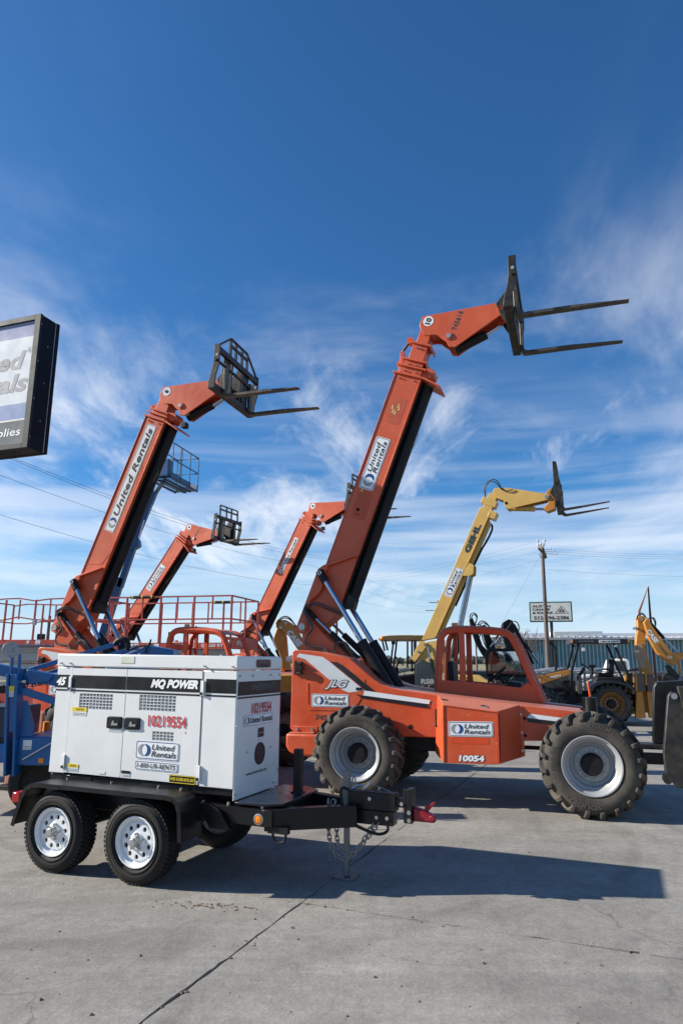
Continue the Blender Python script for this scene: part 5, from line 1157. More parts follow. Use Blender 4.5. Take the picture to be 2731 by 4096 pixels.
# ------------------------------------------------------------------ far blue boom lift with railed basket
FBLUE = mat('deep_blue_paint', (0.003, 0.065, 0.19), 0.42, var=0.18, dirt=0.2, dcol=(0.02, 0.05, 0.10))
def far_blue():
    T = empty('boom_lift', (-6, 25, 0), 0, 1.0, 'tall blue boom lift with a railed basket rising behind the left orange boom', 'boom lift', 'blue boom lifts')
    segs = [((-2.75, 2.2), (-2.12, 4.75), .26), ((-2.15, 4.4), (-1.74, 5.95), .20), ((-1.80, 5.85), (-1.05, 8.05), .13)]
    for (a, b), (c, q), w_ in segs: put(G().bar((a, .2, b), (c, .2, q), w_, .28, (0, 1, 0)), 'boom_section', FBLUE, T, bev=.015)
    put(G().bar((-2.45, .0, 4.35), (-1.95, .0, 6.0), .06), 'boom_tube', BLACKM, T); put(G().bar((-1.62, .05, 5.9), (-1.22, .05, 7.4), .07), 'boom_tube', FBLUE, T); put(G().bar((-1.52, .02, 6.2), (-1.36, .02, 6.9), .05), 'boom_tube', PORC, T)
    put(G().prism([(-2.05, 5.9), (-1.9, 6.25), (-1.55, 6.2), (-1.5, 5.95), (-1.8, 5.75)], -.02, .42), 'boom_joint', FBLUE, T, bev=.02)
    put(G().box(-3.6, -1.6, -.6, 1.2, .5, 1.5), 'turntable', FBLUE, T, bev=.03); put(G().bar((-3.0, .2, 1.5), (-2.7, .2, 2.6), .4, .3), 'riser', FBLUE, T)
    for x in (-3.6, -1.6):
        for y in (-.9, 1.2):
            w_ = put(G().lathe([(.2, .03), (.22, .0), (.42, .02), (.46, .1), (.42, .3), (.22, .32)], 24), 'wheel', RUBBER, T); w_.location = (x, y, .46)
    # basket: long side runs away to the right
    A = V((.02, -1.72, 8.08)); u = V((.25, .968, 0)); Lb = 2.0; v = V((-u.y, u.x, 0)); W = .90
    def Q(a, b, z): return A + u * a + v * b + V((0, 0, z))
    g = G()
    for a in [i * Lb / 12 for i in range(13)]: g.bar(Q(a, 0, .0), Q(a, W, .0), .05, .015)
    for b in (0, W * .33, W * .66, W): g.bar(Q(0, b, -.02), Q(Lb, b, -.02), .05, .05)
    put(g, 'basket_floor', mat('dark_blue_grating', (.02, .05, .09), .6, dirt=.6, dcol=(.10, .05, .03)), T)
    STB = mat('basket_rail_teal', (.055, .10, .125), .5, var=.2)
    for z in (1.28, .68):
        put(G().tube([Q(0, 0, z), Q(Lb, 0, z), Q(Lb, W, z), Q(0, W, z)], .024, 8, closed=True), 'basket_rail', STB, T)
    for a, b in ((0, 0), (Lb * .33, 0), (Lb * .66, 0), (Lb, 0), (Lb, W), (0, W), (Lb * .5, W), (Lb * .28, 0)):
        put(G().cyl(Q(a, b, 0), Q(a, b, 1.28), .02, n=8), 'basket_post', STB, T)
    put(G().bar(Q(0, 0, .09), Q(Lb, 0, .09), .015, .17), 'toe_board', FBLUE, T); put(G().bar(Q(Lb, 0, .09), Q(Lb, W, .09), .015, .17), 'toe_board', FBLUE, T)
    put(G().bar(Q(-.02, .1, .35), Q(-.02, W - .1, .35), .3, .6), 'control_box', FBLUE, T)
    ps = Pl(Q(Lb * .70, -.01, .02), u, (0, 0, 1)); small_label(T, ps, 0, 0, .5, .14)
    put(G().bar(Q(.1, W * .5, -.06), Q(Lb - .1, W * .5, -.06), .12, .06).bar((-1.05, .2, 8.05), Q(.2, W * .5, -.05), .16, .12), 'basket_mount', FBLUE, T)
far_blue()
# ------------------------------------------------------------------ roadside pylon sign
def pylon():
    yaw = -19.4; K = .70
    T = empty('pylon_sign', (-7.054 * K, 14.651 * K, 1.8 * (1 - K)), yaw, K, 'big dark framed company sign box cut off by the left edge', 'sign')
    zt_, zb, W, D = 9.713, 6.455, 4.4, .62
    NAVY = mat('navy_sheet_metal', (.004, .006, .014), .55, var=.1, spec=.15)
    NAVT = mat('teal_black_trim', (.007, .018, .022), .5, spec=.2)
    put(G().box(-W, 0, .06, D - .10, zb, zt_), 'cabinet', NAVY, T, bev=.01)
    put(G().box(-.16, .004, .0, .07, zb - .01, zt_ + .01).box(-W, -.16, .0, .07, zt_ - .12, zt_ + .01).box(-W, -.16, .0, .07, zb - .01, zb + .10), 'front_frame', NAVT, T, bev=.006)
    put(G().box(-W, .01, D - .10, D, zb - .01, zt_ + .01), 'back_frame', NAVY, T, bev=.006)
    put(G().box(-.01, .008, D - .135, D - .12, zb, zt_), 'trim_line', STEEL, T)
    pl = Pl((0, .05, zt_), (1, 0, 0), (0, 0, 1))
    put(flat(pl, q4(-W, -.12, -.50, -.12), .0), 'face_band', mat('face_lilac', (.25, .28, .45), .6, var=.03, spec=.2), T, smooth=False, rc=False)
    put(flat(pl, q4(-W, -.12, -2.16, -.50), .0), 'face', mat('face_white', (.62, .66, .70), .6, var=.02, spec=.2), T, smooth=False, rc=False)
    put(flat(pl, q4(-W, -.12, -2.54, -2.16), .0), 'face_band', mat('face_blue', (.24, .30, .50), .6, var=.03, spec=.2), T, smooth=False, rc=False)
    put(flat(pl, q4(-W, -.12, -2.58, -2.54), .001), 'face_line', mat('face_sand', (.5, .48, .42), .4), T, smooth=False, rc=False)
    put(flat(pl, q4(-W, -.12, -3.17, -2.58), .0), 'face_band', mat('face_slate', (.10, .125, .14), .6, var=.03, spec=.2), T, smooth=False, rc=False)
    GT = mat('face_grey_letter', (.36, .36, .36), .6, var=.03, spec=.2)
    word(T, pl, 'United', -2.55, -1.30, 2.18, .46, GT, .03, .22, .004); word(T, pl, 'Rentals', -2.65, -1.87, 2.42, .46, GT, .03, .22, .004)
    word(T, pl, 'Tools  Trucks  Supplies', -3.9, -3.0, 3.62, .26, STICK, .01, .1, .004)
    g = ring(pl, circ(-.27, -.85, .065), circ(-.27, -.85, .055), .004); letters(pl, 'R', -.295, -.885, .05, .07, .004, .01, 0, g); put(g, 'lettering', GT, T, smooth=False, rc=False)
    sb = G()
    for i in range(7): z = zb + .25 + i * .46; sb.cyl((.012, .30 if i % 2 else .045, z), (.002, .30 if i % 2 else .045, z), .014, n=8)
    split_put(sb, 'screw', STEEL, T)
    for x in (-W + .6, -W + 2.0): put(G().cyl((x, D / 2, -1.8 * (1 - K) / K), (x, D / 2, zb), .2), 'post', NAVY, T)
pylon()
# ------------------------------------------------------------------ backhoe loader on the right
def backhoe(loc, yaw, label, full=True):
    T = empty('backhoe_loader', loc, yaw, 1.0, label, 'backhoe', 'backhoe loaders')
    # rear wheel at X=0 (front of the machine towards -X)
    rt = lug_tyre(.60, .40, .345, 20, .05); 
    tele_wheel(T, .60, .40, .335, (0, 0, .60), False, rt, (RUBBERD, RIMY, BLACKM))
    for q_, ww in LUGS: split_put(q_, 'lug_nut', STEEL, ww)
    LUGS.clear()
    r0 = [o for o in bpy.data.objects if o.parent == T and o.name.startswith('wheel')][0]
    link_copy(r0, T, (0, 1.7, .60), (0, .4, math.pi))
    ft = lug_tyre(.46, .30, .235, 18, .04)
    f0 = tele_wheel(T, .46, .30, .225, (-1.63, .12, .46), False, ft, (RUBBERD, RIMY, BLACKM)); 
    for q_, ww in LUGS: split_put(q_, 'lug_nut', STEEL, ww)
    LUGS.clear()
    link_copy(f0, T, (-1.63, 1.58, .46), (0, .2, math.pi))
    put(G().prism([(-2.3, .45), (-2.3, .75), (-1.2, .85), (-.7, .95), (.5, .95), (.9, .80), (.9, .5)], .55, 1.15), 'chassis', BLACKM, T, bev=.02)
    hood = put(G().prism([(-2.25, .75), (-2.22, 1.26), (-1.95, 1.42), (-1.12, 1.63), (-1.10, .85)], .50, 1.20), 'hood', mat('dark_hood_grey', (.06, .06, .062), .45), T, bev=.02)
    arm = put(G().prism([(-2.6, .95), (-2.55, 1.16), (-2.134, 1.349), (-1.10, 1.575), (-1.06, 1.44), (-2.053, 1.10), (-2.4, .85)], .26, .36), 'loader_arm', CASEY, T, bev=.01)
    put(G().prism([(-2.6, .95), (-2.55, 1.16), (-2.134, 1.349), (-1.10, 1.575), (-1.06, 1.44), (-2.053, 1.10), (-2.4, .85)], 1.34, 1.44), 'loader_arm', CASEY, T, bev=.01)
    pa = Pl((0, .26, 0), (1, 0, .22), (0, 0, 1))
    word(arm, pa, 'CASE', -2.42, 1.615, .42, .105, STICK, .05, .12, .004); word(arm, pa, '580N', -1.72, 1.675, .32, .07, STICK, .03, .0, .004)
    put(G().box(-3.3, -2.6, .0, 1.7, .25, .85), 'bucket', CASEY, T, bev=.03)
    put(G().box(-1.3, -.95, .3, 1.4, .55, 1.25), 'engine_side', BLACKM, T, bev=.03)
    put(G().cyl((-1.90, .22, 1.02), (-1.25, .22, 1.02), .055).cyl((-1.9, .24, .95), (-1.3, .24, .95), .04), 'loader_cylinder', BLACKM, T)
    put(G().tube([(-1.47, .55, 1.5), (-1.45, .55, 2.1), (-1.46, .55, 2.24), (-1.52, .55, 2.32), (-1.62, .55, 2.40)], .04, 8, sm=1), 'exhaust_pipe', BLACKM, T)
    # canopy
    cn = put(G().box(-1.0, .62, .1, 1.6, 2.335, 2.475), 'canopy', mat('canopy_navy', (.008, .010, .018), .4), T, bev=.02)
    pc = Pl((0, .1, 0), (1, 0, 0), (0, 0, 1)); word(cn, pc, 'WWW.CASECE.COM', -.80, 2.388, .42, .036, DGREY, .01, .15, .004)
    s_ = patch(cn, pc, rrect(-.23, 2.36, .37, 2.45, .018), STICK); word(s_, pc, '1-800-UR-RENTS', -.20, 2.378, .54, .05, INK, .03, .2, .006)
    for x in (-1.0, .60): put(G().box(x - .02, x + .03, .09, .12, 2.37, 2.46), 'marker_light', AMBER, cn)
    for y in (.2, 1.5):
        put(G().bar((-1.12, y, .80), (-1.04, y, 1.55), .10, .08).bar((-1.04, y, 1.55), (-.80, y, 2.34), .08, .07), 'canopy_post', BLACKM, T, bev=.01)
        put(G().bar((.65, y, 1.15), (.20, y, 2.34), .075, .06), 'canopy_post', BLACKM, T, bev=.01)
    put(G().box(-.72, -.64, .12, .2, 2.12, 2.22), 'work_lamp', CASTER, T); put(G().box(.20, .28, .1, .16, 2.24, 2.30), 'work_lamp', CASTER, T)
    put(G().prism([(-.63, .95), (-.56, 1.10), (-.40, 1.20), (-.22, 1.255), (.0, 1.275), (.24, 1.255), (.46, 1.19), (.62, 1.10), (.70, 1.0), (.60, 1.0), (.40, 1.13), (.15, 1.20), (-.2, 1.19), (-.42, 1.10), (-.52, .95)], .0, .46), 'fender', mat('fender_grey', (.05, .05, .052), .5), T, bev=.02)
    put(G().prism([(-.5, 1.0), (-.3, 1.36), (.4, 1.36), (.5, 1.0)], .46, 1.3), 'platform', BLACKM, T, bev=.03)
    put(G().box(-.22, .2, .62, 1.08, 1.36, 1.48).prism([(.05, 1.42), (.20, 1.42), (.27, 1.88), (.11, 1.90)], .62, 1.08).box(-.12, .1, .56, .62, 1.56, 1.62), 'seat', BLACKM, T, bev=.04)
    put(G().bar((-.80, .8, 1.35), (-.60, .8, 1.62), .10).tube([V((-.56, .8, 1.66)) + V((0, 1, 0)) * (.19 * math.cos(t)) + V((.80, 0, -.6)) * (.19 * math.sin(t)) for t in [2 * math.pi * i / 16 for i in range(16)]], .014, 6, closed=True), 'steering_wheel', BLACKM, T)
    put(G().tube([(-.45, .6, 1.35), (-.42, .6, 1.48), (-.40, .6, 1.62)], .04, 8).box(-.50, -.32, .5, .7, 1.62, 1.72), 'controls', BLACKM, T)
    put(G().prism(rrect(-.90, .84, -.76, 1.42, .06), .30, .50), 'fuel_tank', mat('tank_grey', (.07, .06, .06), .5), T, bev=.02)
    # folded rear boom
    stick = [(1.007, 3.10), (1.06, 3.18), (1.208, 3.175), (1.26, 3.05), (1.294, 2.932), (1.20, 2.60), (1.16, 2.2), (1.30, 1.5), (1.40, 1.05), (1.16, 1.02), (.99, 1.56), (.894, 2.163), (.95, 2.6), (1.0, 2.75)]
    bm = put(G().prism(stick, .62, .92), 'boom', CASEY, T, bev=.012)
    put(G().prism([(.92, 2.3), (1.06, 2.36), (1.16, 1.9), (1.10, 1.6), (.99, 1.62), (.90, 2.1)], .60, .625), 'boom_wear_patch', mat('bare_plate', (.33, .27, .20), .6, var=.2), bm)
    dip = [(1.12, 2.98), (1.24, 3.10), (1.36, 2.84), (1.60, 2.42), (1.86, 2.02), (1.80, 1.80), (1.58, 1.86), (1.40, 2.1), (1.22, 2.52)]
    dp = put(G().prism(dip, .30, .52), 'dipper_arm', CASEY, T, bev=.012)
    pd = Pl((1.22, .30, 2.78), (.42, 0, -.68), (.68, 0, .42)); word(dp, pd, 'CASE', .02, -.09, .44, .13, STICK, .06, .12, .004); word(dp, pd, '1025078', .52, -.06, .36, .075, STENCIL, .02, 0, .004)
    put(G().cyl((1.30, .41, 2.98), (1.66, .41, 2.50), .05), 'dipper_cylinder', BLACKM, T); put(G().cyl((1.66, .41, 2.50), (2.05, .41, 2.05), .028), 'dipper_rod', CHROME, T)
    put(G().prism([(1.66, 1.80), (1.72, 2.02), (1.96, 2.10), (2.3, 2.06), (2.3, 1.86), (2.0, 1.90), (1.86, 1.70)], .28, .56), 'bucket_link', CASEY, T, bev=.01)
    put(G().bar((1.98, .42, 2.0), (2.02, .42, 1.45), .08, .06), 'bucket_link', CASEY, T); put(G().prism([(1.62, 1.70), (1.70, 1.74), (1.98, 1.42), (1.90, 1.32), (1.72, 1.42)], .3, .5), 'bucket_link', IRON, T)
    put(G().prism([(1.52, 1.02), (1.46, 1.44), (1.60, 1.50), (1.92, 1.30), (2.4, 1.34), (2.4, .75), (1.7, .72)], .1, .85), 'digging_bucket', IRON, T, bev=.02)
    for x, z in ((.95, 2.82), (1.12, 3.08), (.93, 2.12), (1.76, 1.95)): put(G().cyl((x, .57, z), (x, .97, z), .04, n=12) if x < 1.2 else G().cyl((x, .26, z), (x, .60, z), .05, n=12), 'pin', STEEL, T)
    for q in (0, .04): put(G().tube([(.98, .6, 3.05), (1.0 + q, .5, 3.22 + q), (1.16, .45, 3.22 + q), (1.24, .4, 3.05), (1.38 + q, .4, 3.14), (1.44 + q, .4, 3.0), (1.46, .4, 2.86)], .016, 6, sm=2), 'hose', BLACKM, T)
    # stabiliser arms and pads
    for y in (-.05, 1.45):
        put(G().box(.69, .93, y, y + .35, .985, 1.47), 'stabilizer_pad', mat('worn_pad', (.13, .10, .075), .8, var=.4), T, bev=.02)
        put(G().box(.99, 1.17, y, y + .35, .985, 1.46), 'stabilizer_pad', MATS['worn_pad'], T, bev=.02)
        put(G().prism([(.66, .99), (.70, 1.50), (.72, 1.50), (.72, .99)], y - .02, y + .37).prism([(.94, 1.15), (.95, 1.52), (1.0, 1.52), (.99, 1.15)], y, y + .3), 'stabilizer_bracket', CASEY, T)
        put(G().prism([(.62, .22), (.70, .98), (.86, .98), (.90, .24)], y + .1, y + .28).prism([(1.0, .24), (.98, .98), (1.14, .98), (1.18, .22)], y + .1, y + .28), 'stabilizer_arm', CASEY, T, bev=.01)
    put(G().box(.80, 1.2, .5, 1.3, .35, 1.1), 'swing_frame', CASEY, T, bev=.03)
    return T
backhoe((7.90, 20.6, 0), -12, 'yellow backhoe loader with navy canopy at right, dipper arm folded up')
# ------------------------------------------------------------------ second backhoe: its folded arm shows behind the nearest boom
def arm_backhoe():
    T = empty('backhoe_loader', (-1.5, 15, 0), 0, 1.0, 'yellow backhoe with hose-topped folded arm just left of the nearest orange boom', 'backhoe', 'backhoe loaders')
    a = put(G().prism([(.067, 2.60), (.10, 2.67), (.297, 2.669), (.42, 2.60), (.518, 2.526), (.70, 2.20), (.76, 1.95), (.62, 1.95), (.366, 2.311), (.24, 2.42), (.20, 2.50), (.12, 2.45)], .1, .34), 'dipper_arm', CASEY, T, bev=.012)
    p = Pl((.34, .1, 2.44), (.66, 0, -.75), (.75, 0, .66)); word(a, p, 'CASE', 0.02, -.06, .42, .13, STICK, .06, .12, .004)
    put(G().prism([(.068, 2.55), (.10, 2.62), (.22, 2.58), (.30, 2.30), (.34, 1.9), (.42, 1.6), (.20, 1.6), (.197, 1.79), (.068, 2.143)], .40, .62), 'boom', CASEY, T, bev=.012)
    put(G().prism([(.0, 2.25), (.10, 2.55), (.24, 2.50), (.26, 2.2), (.12, 2.0)], .36, .40), 'boom_plate', CASEY, T, bev=.01)
    for x, z in ((.192, 2.501), (.299, 2.597)): put(G().cyl((x, .07, z), (x, .5, z), .032, n=12), 'pin', STEEL, T)
    for q in (0, .035): put(G().tube([(.10, .1, 2.50), (.12, .08, 2.62 + q), (.25, .08, 2.72 + q), (.38, .08, 2.69 + q), (.50, .08, 2.56), (.64, .08, 2.40)], .014, 6, sm=2), 'hose', BLACKM, T)
    put(G().box(-.1, .9, .2, 1.2, .5, 1.5), 'swing_frame', CASEY, T, bev=.03); put(G().box(.5, 2.6, .3, 1.3, .55, 1.3), 'body', BLACKM, T, bev=.04)
    small_label(T, Pl((0, .39, 0), (1, 0, 0), (0, 0, 1)), .30, 1.78, .13, .11)
    for x in (.9, 2.6): link_copy(TYRE_ME, T, (x, .0, .605), (0, .5, 0)); link_copy(TYRE_ME, T, (x, 1.7, .605), (0, .1, math.pi))
arm_backhoe()
# ------------------------------------------------------------------ tractor loader with tan canopy
def tan_loader():
    T = empty('tractor_loader', (1.6, 20.0, 0), 0, 1.0, 'black loader tractor with tan canopy seen between boom cylinders and yellow boom', 'tractor')
    cn = put(G().prism([(-.44, 2.47), (-.42, 2.50), (-.2, 2.525), (.05, 2.533), (.48, 2.537), (.50, 2.52), (.52, 2.537), (.90, 2.53), (.92, 2.39), (-.36, 2.39), (-.42, 2.43)], .0, 1.5), 'canopy', TAN, T, bev=.015)
    put(G().cyl((-.42, -.02, 2.40), (-.40, .02, 2.47), .035), 'marker_light', AMBER, cn)
    for a, b in (((-.32, 2.40), (-.25, 2.10)), ((.02, 2.40), (-.10, 1.5)), ((.455, 2.40), (.44, 1.5))):
        for y in (.08, 1.42): put(G().bar((a[0], y, a[1]), (b[0], y, b[1]), .055, .05), 'canopy_post', BLACKM, T)
    put(G().box(.50, .58, .02, .10, 1.4, 2.40), 'canopy_post', DKGREEN, T)
    put(G().box(-.14, -.03, .02, .06, 2.27, 2.36), 'work_lamp', BLACKM, T)
    put(G().prism([(-.3, .7), (-.3, 1.25), (.0, 1.38), (.55, 1.45), (.62, 1.40), (.62, .7)], .0, .45), 'fender', BLACKM, T, bev=.04)
    st = patch(T, Pl((0, -.0, 0), (1, 0, .14), (0, 0, 1)), q4(.06, .38, 1.49, 1.58), STICK, .02); word(st, Pl((0, -.02, 0), (1, 0, .14), (0, 0, 1)), 'United Rentals', .08, 1.50, .28, .055, INK, .02, .2, .004)
    put(G().bar((-.2, .1, 1.45), (.56, .1, 1.58), .06), 'hand_rail', BLACKM, T)
    c0 = V((.12, .7, 1.79)); put(G().tube([c0 + V((0, 1, 0)) * (.17 * math.cos(t)) + V((.75, 0, -.66)) * (.17 * math.sin(t)) for t in [2 * math.pi * i / 16 for i in range(16)]], .014, 6, closed=True).bar(c0, c0 + V((-.14, 0, -.3)), .05), 'steering_wheel', BLACKM, T)
    put(G().box(-.2, .1, .5, .9, 1.3, 1.62), 'dash', BLACKM, T, bev=.04); put(G().box(-1.4, .6, .45, 1.05, .6, 1.3), 'body', BLACKM, T, bev=.04)
    for x in (.15, -1.3): link_copy(TYRE_ME, T, (x, .0, .605), (0, .5, 0)); link_copy(TYRE_ME, T, (x, 1.5, .605), (0, .1, math.pi))
tan_loader()
# ------------------------------------------------------------------ two small excavators with black arms
def excavator(loc, label, pts, hoses, rod):
    T = empty('mini_excavator', loc, 0, 1.0, label, 'excavator', 'small excavators with black arms')
    for i, poly in enumerate(pts):
        put(G().prism(poly, .0 + i * .12, .16 + i * .12), 'arm_section', BLACKM, T, bev=.01)
    for h in hoses: put(G().tube([(x, y, z) for x, y, z in h], .018, 6, sm=2), 'hose', BLACK, T)
    for (a, b) in rod:
        put(G().cyl((a[0], -.06, a[1]), (b[0], -.06, b[1]), .035), 'arm_cylinder', BLACKM, T); m = ((a[0] + b[0]) / 2, (a[1] + b[1]) / 2); put(G().cyl((m[0], -.09, m[1]), (b[0], -.09, b[1]), .022), 'arm_rod', CHROME, T)
    x0 = pts[0][0][0]
    put(G().box(x0 - .4, x0 + 1.1, .3, 1.5, .55, 1.5), 'house', mat('excavator_grey', (.05, .05, .055), .5), T, bev=.05)
    for y in (.2, 1.3): put(G().prism(rrect(x0 - .7, 0.0, x0 + 1.4, .5, .22), y, y + .35), 'track', RUBBER, T)
    return T
excavator((3.5, 22, 0), 'excavator with drooping black arm and looped hoses left of the stone wall',
          [[(.60, 3.10), (.70, 3.16), (.80, 2.86), (.98, 2.30), (1.35, 1.9), (1.15, 1.75), (.95, 2.05), (.78, 2.35), (.66, 2.75)], [(.98, 2.92), (1.12, 2.96), (1.40, 2.25), (1.55, 1.8), (1.35, 1.7), (1.15, 2.2)]],
          [[(.62, 0, 3.05), (.60, 0, 3.24), (.74, 0, 3.34), (.86, 0, 3.22), (.80, 0, 3.05)], [(.65, 0, 3.05), (.66, 0, 3.22), (.78, 0, 3.28), (.84, 0, 3.15), (.78, 0, 2.98)], [(.86, 0, 2.80), (.88, 0, 3.02), (1.02, 0, 3.08), (1.16, 0, 2.98), (1.30, 0, 2.75)], [(.90, 0, 2.75), (.93, 0, 2.98), (1.05, 0, 3.02), (1.2, 0, 2.9)], [(.78, 0, 2.66), (.84, 0, 2.54), (.92, 0, 2.58), (.92, 0, 2.70)], [(.95, -.05, 2.66), (1.0, -.05, 2.4), (1.1, -.05, 2.2)]],
          [((1.55, 2.72), (1.20, 2.25))])
excavator((3.5, 22, 0), 'excavator with peaked black arm beside the stone wall',
          [[(1.62, 2.75), (1.66, 2.98), (1.85, 3.125), (1.98, 3.07), (2.02, 2.86), (1.98, 2.3), (1.9, 1.8), (1.70, 1.8), (1.72, 2.3)], [(1.96, 3.06), (2.08, 2.96), (2.40, 2.28), (2.62, 1.75), (2.50, 1.7), (2.30, 2.25), (2.0, 2.85)]],
          [[(1.62, -.03, 2.62), (1.58, -.03, 2.85), (1.66, -.03, 3.02), (1.86, -.03, 3.10)], [(2.0, -.03, 3.06), (2.12, -.03, 3.02), (2.16, -.03, 2.84), (2.10, -.03, 2.72)], [(1.55, -.03, 2.6), (1.74, -.03, 2.5), (1.74, -.03, 2.2), (1.65, -.03, 2.0)]],
          [((1.92, 3.0), (1.34, 2.25)), ((2.30, 2.4), (2.70, 1.75))])
# ------------------------------------------------------------------ traffic cone and drum beyond the blue lift
T = empty('traffic_cone', (-3.93, 9.55, 0), 0, 1.0, 'slim orange and white traffic cone behind the blue lift', 'cone')
put(G().lathe([(.16, .0), (.16, .04), (.10, .05), (.095, .45), (.062, .46), (.055, .76), (.04, .78)], 20, ax='z'), 'cone_body', CONEO, T)
put(G().lathe([(.064, .50), (.0585, .64)], 20, ax='z'), 'reflective_band', STICK, T); put(G().lathe([(.048, .78), (.045, .98), (.001, .99)], 16, ax='z'), 'warning_light', AMBER, T)
T = empty('barrier_board', (-4.6, 10.3, 0), -15, 1.0, 'faded orange barrier panel standing behind the cone', 'barrier')
put(G().box(-.2, .35, 0, .06, .05, 1.05), 'panel', mat('faded_orange', (.60, .24, .15), .6, var=.15), T, bev=.02); put(G().box(-.25, .40, -.15, .21, 0, .05), 'base', RUBBER, T)
# ------------------------------------------------------------------ fence, building, sign, pole
def chainlink():
    m = bpy.data.materials.new('chain_link'); m.use_nodes = True; t = m.node_tree; b = t.nodes['Principled BSDF']
    b.inputs['Base Color'].default_value = (.35, .36, .37, 1); b.inputs['Metallic'].default_value = .6; b.inputs['Roughness'].default_value = .5
    return m
T = empty('chain_link_fence', (0, 33, 0), 0, 1.0, 'chain link fence along the back of the yard before the teal building', 'fence')
for i in range(24): put(G().cyl((-22 + i * 2.5, 0, 0), (-22 + i * 2.5, 0, 1.42), .03, n=8), 'post', STEEL, T)
put(G().cyl((-22, 0, 1.36), (35.5, 0, 1.36), .024, n=8), 'top_rail', STEEL, T); 
g = G(); CL = chainlink()
for i in range(0, 640):
    x = -2.0 + i * .055
    g.bar((x, 0, .05), (x + .65, 0, 1.35), .006); g.bar((x + .65, .01, .05), (x, .01, 1.35), .006)
o = put(g, 'mesh_wire', CL, T, smooth=False, rc=False); tag(o, kind='stuff')
# barn with ribbed siding
B_ = empty('metal_building', (14.75, 58, 0), -8, 1.0, 'long low teal metal building behind the fence at right', 'building')
put(G().box(0, 34, 0.1, 14, 0, 3.62), 'wall', TEAL, B_)
ribg = G().prism([(0, 0), (.045, -.05), (.10, -.05), (.145, 0)], .02, 3.60, 'z').mesh('rib'); ribg.materials.append(TEAL); recalc(ribg)
RIBL = mat('siding_rib_lit', (.30, .42, .46), .45)  # pale strips beside the ribs paint in their sunlit sides
ribw = G().prism([(0, 0), (.02, -.012), (.09, -.012), (.11, 0)], .03, 3.58, 'z').mesh('rib_lit_strip'); ribw.materials.append(RIBL); recalc(ribw)
for i in range(112):
    r = bpy.data.objects.new('siding_rib', ribg); COL.objects.link(r); r.parent = B_; r.location = (.05 + i * .303, .098, 0)
for i in range(112):
    r = bpy.data.objects.new('siding_lit_strip', ribw); COL.objects.link(r); r.parent = B_; r.location = (.225 + i * .303, .098, 0)
rf = put(G().prism([(-.35, 3.58), (7, 4.25), (14.4, 3.58), (14.4, 3.70), (7, 4.40), (-.35, 3.72)], -.3, 34.3, 'x'), 'roof', ROOFM, B_)
put(G().box(-.3, 34.3, -.42, -.34, 3.58, 3.73), 'gutter', ROOFM, rf)
cg_ = G().prism([(0, 0), (.05, .05), (.12, .05), (.17, 0)], 0, .5, 'x').mesh('roof_corrugation') if False else None
for i in range(60):
    put(G().bar((.2 + i * .57, -.36, 3.74), (.2 + i * .57, 2.0, 3.97), .10, .05), 'roof_rib', ROOFM, rf, smooth=False)
for x in (3.2, 15.6, 24.5): put(G().box(x, x + 4.0, 1.6, 4.0, 3.9, 4.36), 'skylight', mat('white_skylight', (.7, .72, .72), .5), rf, bev=.03)
# pale stone gable end beside it
S_ = empty('stone_wall', (13.0, 57.4, 0), -8, 1.0, 'pale rough stone wall at the left end of the teal building', 'wall')
put(G().box(-.6, 1.62, .08, .6, 0, 3.75), 'wall_core', MORTAR, S_)
rs = random.Random(3); z = .0; k = 0
while z < 3.7:
    h = rs.uniform(.13, .24); x = -.6
    while x < 1.6:
        w_ = rs.uniform(.18, .42); w_ = min(w_, 1.62 - x)
        if w_ > .06:
            put(G().box(x + .012, x + w_ - .012, rs.uniform(.0, .05), .1, z + .012, z + h - .012), 'stone', STONE, S_, bev=.018, seg=1)
        x += w_
    z += h
# canoe shop sign on a post
T = empty('shop_sign', (15.86, 58.0, 0), -14, 1.03, 'white roadside board with green frame reading a phone number', 'sign')
put(G().box(0, 3.32, -.25, .15, 4.9, 6.52), 'cabinet', mat('sign_green', (.03, .085, .075), .45), T, bev=.02)
put(G().box(.10, 3.22, -.262, -.25, 5.0, 6.42), 'face', mat('sign_face', (.62, .63, .60), .5), T)
pl = Pl((0, -.264, 4.9), (1, 0, 0), (0, 0, 1)); SB = mat('sign_ink', (.035, .025, .04), .5)
word(T, pl, 'AUSTIN', .22, 1.16, 1.42, .19, SB, .04, 0, .004); word(T, pl, 'CANOE', .22, .90, 1.38, .19, SB, .04, 0, .004); word(T, pl, '& KAYAK', .22, .63, 1.66, .19, SB, .04, 0, .004)
word(T, pl, '512-396-2386', .32, .17, 2.74, .30, SB, .035, 0, .004)
tri = [(1.95, .66), (3.06, .66), (2.50, 1.28)]; tri2 = [(2.03, .70), (2.98, .70), (2.50, 1.22)]
em = put(ring(pl, tri, tri2, .004), 'emblem_border', SB, T, smooth=False, rc=False)
put(flat(pl, [(2.28, .85), (2.72, .85), (2.50, 1.08)], .004), 'emblem_tent', SB, em, smooth=False, rc=False); put(flat(pl, [(2.44, .85), (2.56, .85), (2.50, .98)], .006), 'emblem_opening', STICK, em, smooth=False, rc=False)
put(flat(pl, [(2.22, .84), (2.3, .79), (2.7, .79), (2.78, .84)], .004), 'emblem_canoe', SB, em, smooth=False, rc=False); word(em, pl, '& KAYAK', 2.25, .715, .5, .05, SB, .01, 0, .004)
put(G().box(1.55, 1.78, -.1, .1, 0, 4.9), 'post', mat('post_brown', (.05, .035, .045), .6), T)
